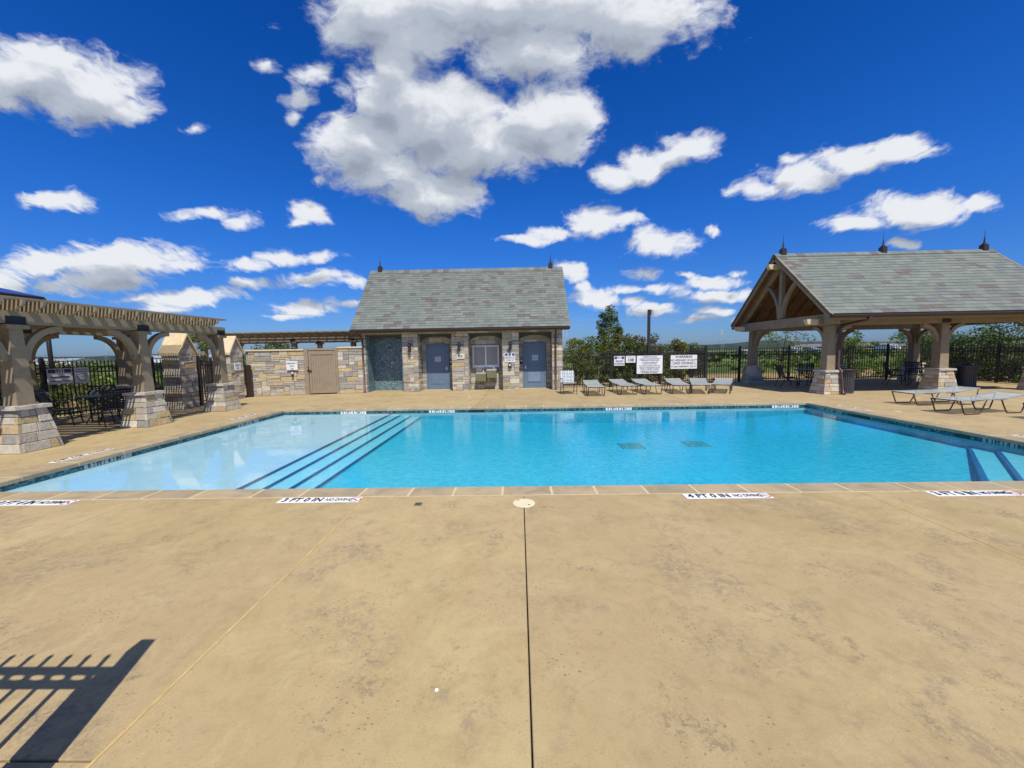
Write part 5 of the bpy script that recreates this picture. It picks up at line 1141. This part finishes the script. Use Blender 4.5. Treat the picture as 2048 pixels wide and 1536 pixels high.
tower(268, 520, 29, 'thin power pylon on the horizon between bathhouse and pavilion'); tower(-560, 520, 30, 'thin leaning power pylon seen through the pergola arch')
wirem = mat('wire', (.42, .43, .45), (.36, .37, .39), 5, .4)
t = thing('power_line', 'pale overhead wires sagging across the sky behind the bathhouse', 'wires', (0, 60, 0))
for (x0, z0_, x1, z1_, y0, y1) in ((-38, 8.2, 34, 6.6, 62, 66), (-40, 5.1, 62, 3.6, 62, 90), (10, 9.3, 80, 7.2, 66, 110), (10, 6.1, 90, 5.0, 70, 120)):
    m = MB(); n = 20; m.tube([(x0+(x1-x0)*i/n, y0+(y1-y0)*i/n, z0_+(z1_-z0_)*i/n-1.2*4*(i/n)*(1-i/n)*.5) for i in range(n+1)], .022, 4); ob('wire', m, wirem, t)
whm = mat('warehouse_white', (.75, .76, .78), (.68, .69, .71), 2, .7); whg = mat('warehouse_grey', (.30, .32, .35), (.25, .27, .30), 2, .7)
rg = random.Random(4)
WH = [(-215, 240, 60, 5.5, 'long white warehouse on the horizon seen past the gate pillar'), (-155, 250, 34, 4.2, 'white low shed on the horizon left of the stone wall'), (-330, 260, 46, 4.6, 'white warehouse seen through the pergola arch'), (-270, 300, 30, 4.0, 'small pale shed on the horizon seen through the pergola'), (236, 330, 7, 3.2, 'small white farmhouse on the horizon right of the back left pavilion pier'), (255, 335, 4, 3.0, 'tiny white shed next to the farmhouse on the horizon'), (335, 350, 7, 4.6, 'white gabled house seen right of the front left pavilion post'), (362, 350, 5, 3.6, 'grey roofed white house seen under the pavilion eave'), (200, 340, 6, 2.2, 'low white barn on the far field seen left of the pavilion')]
for x, y, w, h, lb in WH:
    t = thing('far_building', lb, 'building', (x, y, -4.2)); m = MB(); m.box(x-w/2, y, -4.4, x+w/2, y+18, -4.2+h); ob('wall', m, whm, t); m = MB(); m.prism([(y-.5, -4.2+h), (y+18.5, -4.2+h), (y+9, -4.2+h+1.6)], lambda a, b, t_: (t_, a, b), x-w/2-.4, x+w/2+.4); ob('roof', m, whg, t)
    m = MB()
    for i in range(int(w/6)): m.box(x-w/2+2+i*6, y-.06, -3.9, x-w/2+4.5+i*6, y-.02, -4.2+h*.55)
    if m.v: ob('loading_door', m, whg, t)
# the housing roofs on the ridge at the right
roofm = mat('far_roof', (.16, .14, .14), (.12, .11, .11), .3, .9)
for i in range(16):
    x = 300+i*34+rg.uniform(-6, 6); y = 420+rg.uniform(-10, 60); h = rg.uniform(5, 7); w = rg.uniform(18, 26)
    t = thing('far_house', 'distant grey roofed house in the row behind the pavilion', 'house', (x, y, -3), 'distant houses in a row at the right'); m = MB(); m.box(x-w/2, y, -5, x+w/2, y+12, -3+h*.5); ob('wall', m, mat('far_wall', (.20, .17, .14), (.16, .14, .12), .2, .9), t); m = MB(); m.prism([(y-1, -3+h*.5), (y+13, -3+h*.5), (y+6, -3+h)], lambda a, b, t_: (t_, a, b), x-w/2-1, x+w/2+1); ob('roof', m, roofm, t)
# blue parasol top beyond the pergola
blue = mat('canvas_blue', (.012, .05, .26), (.01, .04, .21), 3, .8)
t = thing('shade_canopy', 'blue fabric shade canopy rising behind the pergola roof at the far left', 'canopy', (-17.2, 9.5, 0))
m = MB(); cx, cy = -17.7, 8.75; hw = 3.1; zt = 4.75; ze = 3.66
vs = [(cx-hw, cy-hw, ze), (cx+hw, cy-hw, ze), (cx+hw, cy+hw, ze), (cx-hw, cy+hw, ze), (cx, cy, zt)]
m.add(vs+[(a, b, c-.03) for a, b, c in vs], [(0, 1, 4), (1, 2, 4), (2, 3, 4), (3, 0, 4), (5, 9, 6), (6, 9, 7), (7, 9, 8), (8, 9, 5)]); ob('canopy_cloth', m, blue, t)
m = MB()
for i in range(4): a = vs[i]; b = vs[(i+1) % 4]; m.tube([(a[0], a[1], a[2]-.05), (b[0], b[1], b[2]-.05)], .05, 6); m.tube([(a[0], a[1], a[2]-.05), (a[0], a[1], -.2)], .06, 6)
ob('canopy_frame', m, darkf, t)
greenp = mat('slide_green', (.02, .30, .10), (.018, .26, .09), 4, .35)
t = thing('play_slide', 'green plastic playground slide peeking out left of the nearest post', 'slide', (-15.4, 10.9, 0))
m = MB(); prof = [(-.28, .16), (-.24, .02), (.24, .02), (.28, .16)]
path = [(-17.6, 1.75), (-17.0, 1.5), (-16.2, 1.0), (-15.4, .55), (-14.9, .40), (-14.5, .38)]
vs = [(x, 11.0+a, z+b) for x, z in path for a, b in prof]+[(x, 11.0+a*1.1, z+b-.03) for x, z in path for a, b in prof]; k_ = len(path)*4
fs = [(i*4+j, i*4+j+1, i*4+j+5, i*4+j+4) for i in range(len(path)-1) for j in range(3)]; fs += [tuple(q+k_ for q in f_) for f_ in fs]; m.add(vs, fs, True); ob('chute', m, greenp, t)
for x, z in ((-17.6, 1.75), (-15.4, .5)):
    m = MB(); m.tube([(x, 10.75, -.15), (x, 10.75, z)], .04, 6); m.tube([(x, 11.25, -.15), (x, 11.25, z)], .04, 6); ob('support', m, darkf, t)

# ------------------------------------------------------------------ trees, shrubs, brush
def leafm(name, a, b, tr_=.25):
    if name in MATS: return MATS[name]
    m = bpy.data.materials.new(name); MATS[name] = m; m.use_nodes = True; t = m.node_tree; bs = t.nodes['Principled BSDF']; l = t.links.new
    bs.inputs['Roughness'].default_value = .55; bs.inputs['Specular IOR Level'].default_value = .3
    g = t.nodes.new('ShaderNodeNewGeometry'); n = t.nodes.new('ShaderNodeTexNoise'); l(g.outputs['Position'], n.inputs['Vector']); n.inputs['Scale'].default_value = 2.2; n.inputs['Detail'].default_value = 5
    ri = t.nodes.new('ShaderNodeMix'); ri.data_type = 'FLOAT'; ri.inputs[0].default_value = .5; l(n.outputs['Fac'], ri.inputs[2]); l(g.outputs['Random Per Island'], ri.inputs[3])
    c = t.nodes.new('ShaderNodeValToRGB'); l(ri.outputs[0], c.inputs[0]); c.color_ramp.elements[0].position = .25; c.color_ramp.elements[1].position = .75; c.color_ramp.elements[0].color = (*b, 1); c.color_ramp.elements[1].color = (*a, 1); l(c.outputs[0], bs.inputs['Base Color'])
    ts = t.nodes.new('ShaderNodeBsdfTranslucent'); l(c.outputs[0], ts.inputs[0]); mx = t.nodes.new('ShaderNodeMixShader'); mx.inputs[0].default_value = tr_; l(bs.outputs[0], mx.inputs[1]); l(ts.outputs[0], mx.inputs[2]); l(mx.outputs[0], t.nodes['Material Output'].inputs[0]); return m
LM = dict(dark=leafm('leaf_dark', (.075, .12, .025), (.026, .048, .011)), mid=leafm('leaf_mid', (.17, .24, .035), (.07, .11, .018)), bright=leafm('leaf_bright', (.19, .30, .035), (.09, .16, .018)), olive=leafm('leaf_olive', (.24, .22, .03), (.11, .12, .018)), bluish=leafm('leaf_bluish', (.18, .26, .11), (.08, .13, .055)), rust=leafm('leaf_rust', (.18, .075, .035), (.09, .045, .02)))
bark = mat('bark', (.12, .095, .075), (.07, .055, .045), 14, .9, .5, 40, stretch=(1, 1, .3))
def leaves(mb, rg, c, rad, n, size, mats_, flat=.8):
    for _ in range(n):
        while True:
            p = Vector((rg.uniform(-1, 1), rg.uniform(-1, 1), rg.uniform(-1, 1)))
            if p.length < 1: break
        p = Vector((p.x*rad[0], p.y*rad[1], p.z*rad[2]))+Vector(c)
        s = size*rg.uniform(.6, 1.3); a = Vector((rg.gauss(0, 1), rg.gauss(0, 1), rg.gauss(0, .6))).normalized(); b = a.cross(Vector((rg.gauss(0, 1), rg.gauss(0, 1), rg.gauss(0, 1)))).normalized()
        mb.mi = rg.choice(mats_); mb.add([p-a*s*.5, p+b*s*.28, p+a*s*.5, p-b*s*.28], [(0, 1, 2, 3)])
def tree(name, label, cat, loc, H, crown, nl, size, mats_, seed, trunks=1, tr=.06, base=.25, clumps=26, spread=1.0, group=None, shape='oval', csize=.36):
    """crown = (rx, ry, z0, z1): clumps of leaves on branch tips"""
    rg = random.Random(seed); t = thing(name, label, cat, loc, group); x, y, z = loc; rx, ry, z0, z1 = crown; tm = MB(); cm = MB()
    ms = [LM[k] for k in mats_]; tips = []
    for k in range(clumps):
        h = rg.random(); zz = z0+(z1-z0)*h; env = math.sin(math.pi*(.18+.78*h)) if shape == 'oval' else (1-h*.55 if shape == 'bush' else .45+.6*math.sin(math.pi*h*.9+.3))
        a = rg.uniform(0, 6.283); q = rg.uniform(.25, 1)**.6; tips.append(Vector((x+rx*env*q*math.cos(a), y+ry*env*q*math.sin(a), z+zz)))
    roots = [Vector((x+rg.uniform(-.25, .25)*(trunks > 1), y+rg.uniform(-.25, .25)*(trunks > 1), z-.1)) for _ in range(trunks)]; forks = []
    for r_ in roots: f_ = Vector((r_.x+(r_.x-x)*1.5+rg.uniform(-.08, .08), r_.y+(r_.y-y)*1.5, z+max(base, z0*.9))); m_ = (r_+f_)/2+Vector((rg.uniform(-.05, .05), 0, 0)); tm.tube([r_, m_, f_], tr, 7, taper=[tr, tr*.8, tr*.62]); forks.append(f_)
    for p in tips:
        f_ = min(forks, key=lambda q: (q-p).length); md = f_.lerp(p, .55)+Vector((rg.uniform(-.1, .1), rg.uniform(-.1, .1), .12*rg.random())); tm.tube([f_, md, p], tr*.3, 5, taper=[tr*.45, tr*.25, tr*.08])
    per = nl//clumps; cs = csize*(rx+ry)/2*spread
    for p in tips: k = rg.uniform(.55, 1.25); leaves(cm, rg, p, (cs*k, cs*k, cs*k*.8), int(per*k), size, list(range(len(ms))))
    ob('trunk', tm, bark, t); o = ob('crown', cm, ms, t); return t
# middle group right of the bathhouse
tree('young_tree', 'tall young tree with blue green leaves rising above the shrubs', 'tree', (5.25, 23.2, -.2), 4.6, (.82, .75, 1.5, 4.45), 6500, .11, ['bluish', 'mid', 'bluish'], 1, tr=.05, clumps=44, shape='oval', csize=.34)
SH_ = [(3.3, 21.2, 1.15, 2.35, ['olive', 'mid'], 'nearest the bathhouse corner'), (4.3, 21.0, 1.25, 2.5, ['olive', 'dark', 'mid'], 'below the tall young tree'), (5.7, 21.6, 1.2, 2.6, ['olive', 'rust', 'mid'], 'left of the lamp pole'), (6.9, 21.4, 1.2, 2.45, ['olive', 'dark', 'rust'], 'right of the lamp pole'), (8.3, 21.8, 1.2, 2.25, ['olive', 'rust', 'mid'], 'behind the WARNING board'), (9.6, 22.6, 1.1, 2.0, ['olive', 'mid'], 'right of the WARNING board'), (6.1, 20.5, 1.0, 2.2, ['dark', 'mid'], 'low behind the rules board')]
for i, (x, y, r_, h, ms, w_) in enumerate(SH_): tree('crepe_myrtle', 'olive green shrub with loose reddish shoots, '+w_, 'shrub', (x, y, -.2), h, (r_, r_*.7, .15, h+.12), 6500, .095, ms, 100+i, trunks=4, tr=.03, clumps=42, shape='fan', csize=.32, group='crepe myrtles behind the back fence')
for i, (x, y, r_, h, w_) in enumerate([(3.9, 19.0, .45, .75, 'under the arrow sign'), (5.3, 19.1, .6, .85, 'under the rules board'), (6.2, 19.0, .5, .6, 'at the foot of the lamp pole'), (7.3, 19.2, .55, .8, 'below the WARNING board'), (2.7, 19.2, .5, .55, 'behind the flat topped fence section')]): tree('low_shrub', 'low dark shrub behind the fence, '+w_, 'shrub', (x, y, -.15), h, (r_, r_*.7, .0, h), 1000, .075, ['dark', 'mid'], 200+i, trunks=3, tr=.015, clumps=14, shape='bush', csize=.42, group='low shrubs behind the back fence')
# right hand side
tree('sparse_tree', 'sparse pale leaved tree seen under the left end of the pavilion', 'tree', (16.3, 24.5, -.2), 3.2, (1.9, 1.5, 1.1, 3.2), 1700, .12, ['bluish', 'mid'], 3, tr=.06, clumps=24, csize=.24)
tree('bright_tree', 'bright green young tree behind the pavilion middle', 'tree', (24.5, 24.5, -.2), 3.5, (1.6, 1.3, .5, 3.7), 4200, .12, ['bright', 'mid'], 4, tr=.06, clumps=32, csize=.33)
tree('bright_tree', 'bright green spindly tree with bare top twigs behind the dark chairs', 'tree', (20.0, 24.0, -.2), 3.0, (1.7, 1.3, .3, 2.2), 3400, .11, ['bright', 'mid'], 5, tr=.05, clumps=26, csize=.30)
tree('sparse_tree', 'thin shoots with leaf tufts above the bright green tree', 'tree', (19.0, 23.0, -.2), 3.0, (1.5, 1.0, 1.6, 2.9), 520, .12, ['mid', 'bright'], 6, tr=.04, clumps=13, csize=.17)
for i, (x, y, rx, z1, ms, w_) in enumerate([(22.6, 17.6, 1.7, 3.3, ['dark', 'mid'], 'nearest the right photo edge'), (24.2, 20.3, 2.0, 2.6, ['dark', 'bluish'], 'filling the view past the front middle pier'), (23.0, 21.8, 1.8, 2.3, ['dark', 'dark', 'mid'], 'low behind the right trash can'), (26.5, 17.0, 2.2, 3.3, ['dark', 'mid'], 'behind the nearest one at the edge'), (22.6, 14.4, 1.4, 2.6, ['dark', 'mid'], 'beside the fence at the far right')]): tree('dense_tree', 'dense dark tree behind the right fence, '+w_, 'tree', (x, y, -.2), z1, (rx, rx*.9, .2, z1), 7000, .11, ms, 300+i, trunks=3, tr=.05, clumps=46, shape='bush' if i == 2 else 'oval', csize=.32, group='dense trees behind the right fence')
tree('sparse_shrub', 'thin bare stemmed shrub behind the fence left of the pavilion table', 'shrub', (12.6, 21.2, -.2), 2.0, (1.0, .8, .4, 1.7), 900, .085, ['olive', 'mid'], 8, trunks=3, tr=.02, clumps=18, csize=.26)
# left side
tree('feathery_tree', 'feathery upright young tree behind the nearer gate pillar', 'tree', (-15.6, 18.5, -.2), 3.6, (.75, .6, 1.4, 3.35), 900, .13, ['bluish', 'mid'], 9, tr=.035, clumps=20, csize=.26)
tree('dense_tree', 'dark rounded tree behind the second pergola and the low wall', 'tree', (-16.9, 26.5, -.2), 3.0, (2.0, 1.5, .8, 2.9), 4200, .13, ['dark', 'mid'], 10, tr=.08, clumps=30, csize=.30)
for i, (x, y, r_, h, ms, w_) in enumerate([(-16.8, 13.6, 1.3, 1.75, ['olive', 'rust', 'mid'], 'behind the arrow sign on the left fence'), (-15.6, 11.6, .9, 1.9, ['rust', 'olive'], 'with reddish top shoots near the first post'), (-18.8, 15.6, 1.5, 1.8, ['mid', 'bright'], 'bright, behind the patio table'), (-17.0, 9.0, 1.2, 1.9, ['olive', 'mid'], 'left of the nearest post')]): tree('crepe_myrtle', 'leafy shrub beyond the left patio, '+w_, 'shrub', (x, y, -.2), h, (r_, r_*.8, .3, h), 2400, .085, ms, 400+i, trunks=4, tr=.025, clumps=24, shape='fan', csize=.32, group='shrubs beyond the left patio fence')
for i, (y, h) in enumerate([(8.2, .75), (9.4, .85), (10.6, .8), (11.8, .9), (12.7, .7), (7.0, .8)]): tree('hedge_shrub', 'dark green hedge shrub hugging the left patio fence, %s' % ('beside the nearest pier', 'behind the patio chair on the left', 'behind the sign end of the table', 'behind the patio table', 'by the corner post', 'at the very left photo edge')[i], 'shrub', (-14.2, y, -.15), h, (.5, .62, .0, h), 1500, .06, ['dark', 'mid'], 500+i, trunks=3, tr=.012, clumps=18, shape='bush', csize=.42, group='hedge shrubs along the left patio fence')
# mid distance brush and tree lines that read as one mass
def brush(name, label, n, xr, yr, hr, size, mats_, seed, dens=26):
    rg = random.Random(seed); m = MB(); ms = [LM[k] for k in mats_]
    for _ in range(n):
        x = rg.uniform(*xr); y = rg.uniform(*yr); h = rg.uniform(*hr); z = gz(x, y) if True else 0
        mi = rg.randrange(len(ms)); w = h*rg.uniform(.8, 1.5)
        leaves(m, rg, (x, y, z+h*.45), (w, w, h*.55), dens, size, [mi, rg.randrange(len(ms))])
    o = ob(name, m, ms); o['kind'] = 'stuff'; o['label'] = label; o['category'] = 'vegetation'; return o
brush('brush', 'green weedy brush filling the field beyond the fence', 620, (-75, 95), (46, 80), (.4, 1.1), .42, ['mid', 'dark', 'bright', 'olive'], 1, 40)
brush('tall_grass', 'rough green grass and weeds just beyond the back fence', 150, (-32, 46), (20.8, 26), (.08, .25), .12, ['mid', 'olive', 'bright'], 2, 22)
brush('brush', 'green scrub beyond the left patio', 260, (-60, -19), (12, 40), (.4, 1.0), .30, ['mid', 'bright', 'dark'], 3, 46)
brush('tree_line', 'distant line of trees across the far field', 520, (-420, 520), (150, 230), (2.0, 4.2), 1.8, ['dark', 'mid'], 4, 44)
brush('brush', 'dark thicket behind the right fence', 170, (21.8, 40), (8, 30), (.4, 1.1), .22, ['dark', 'mid'], 6, 60)
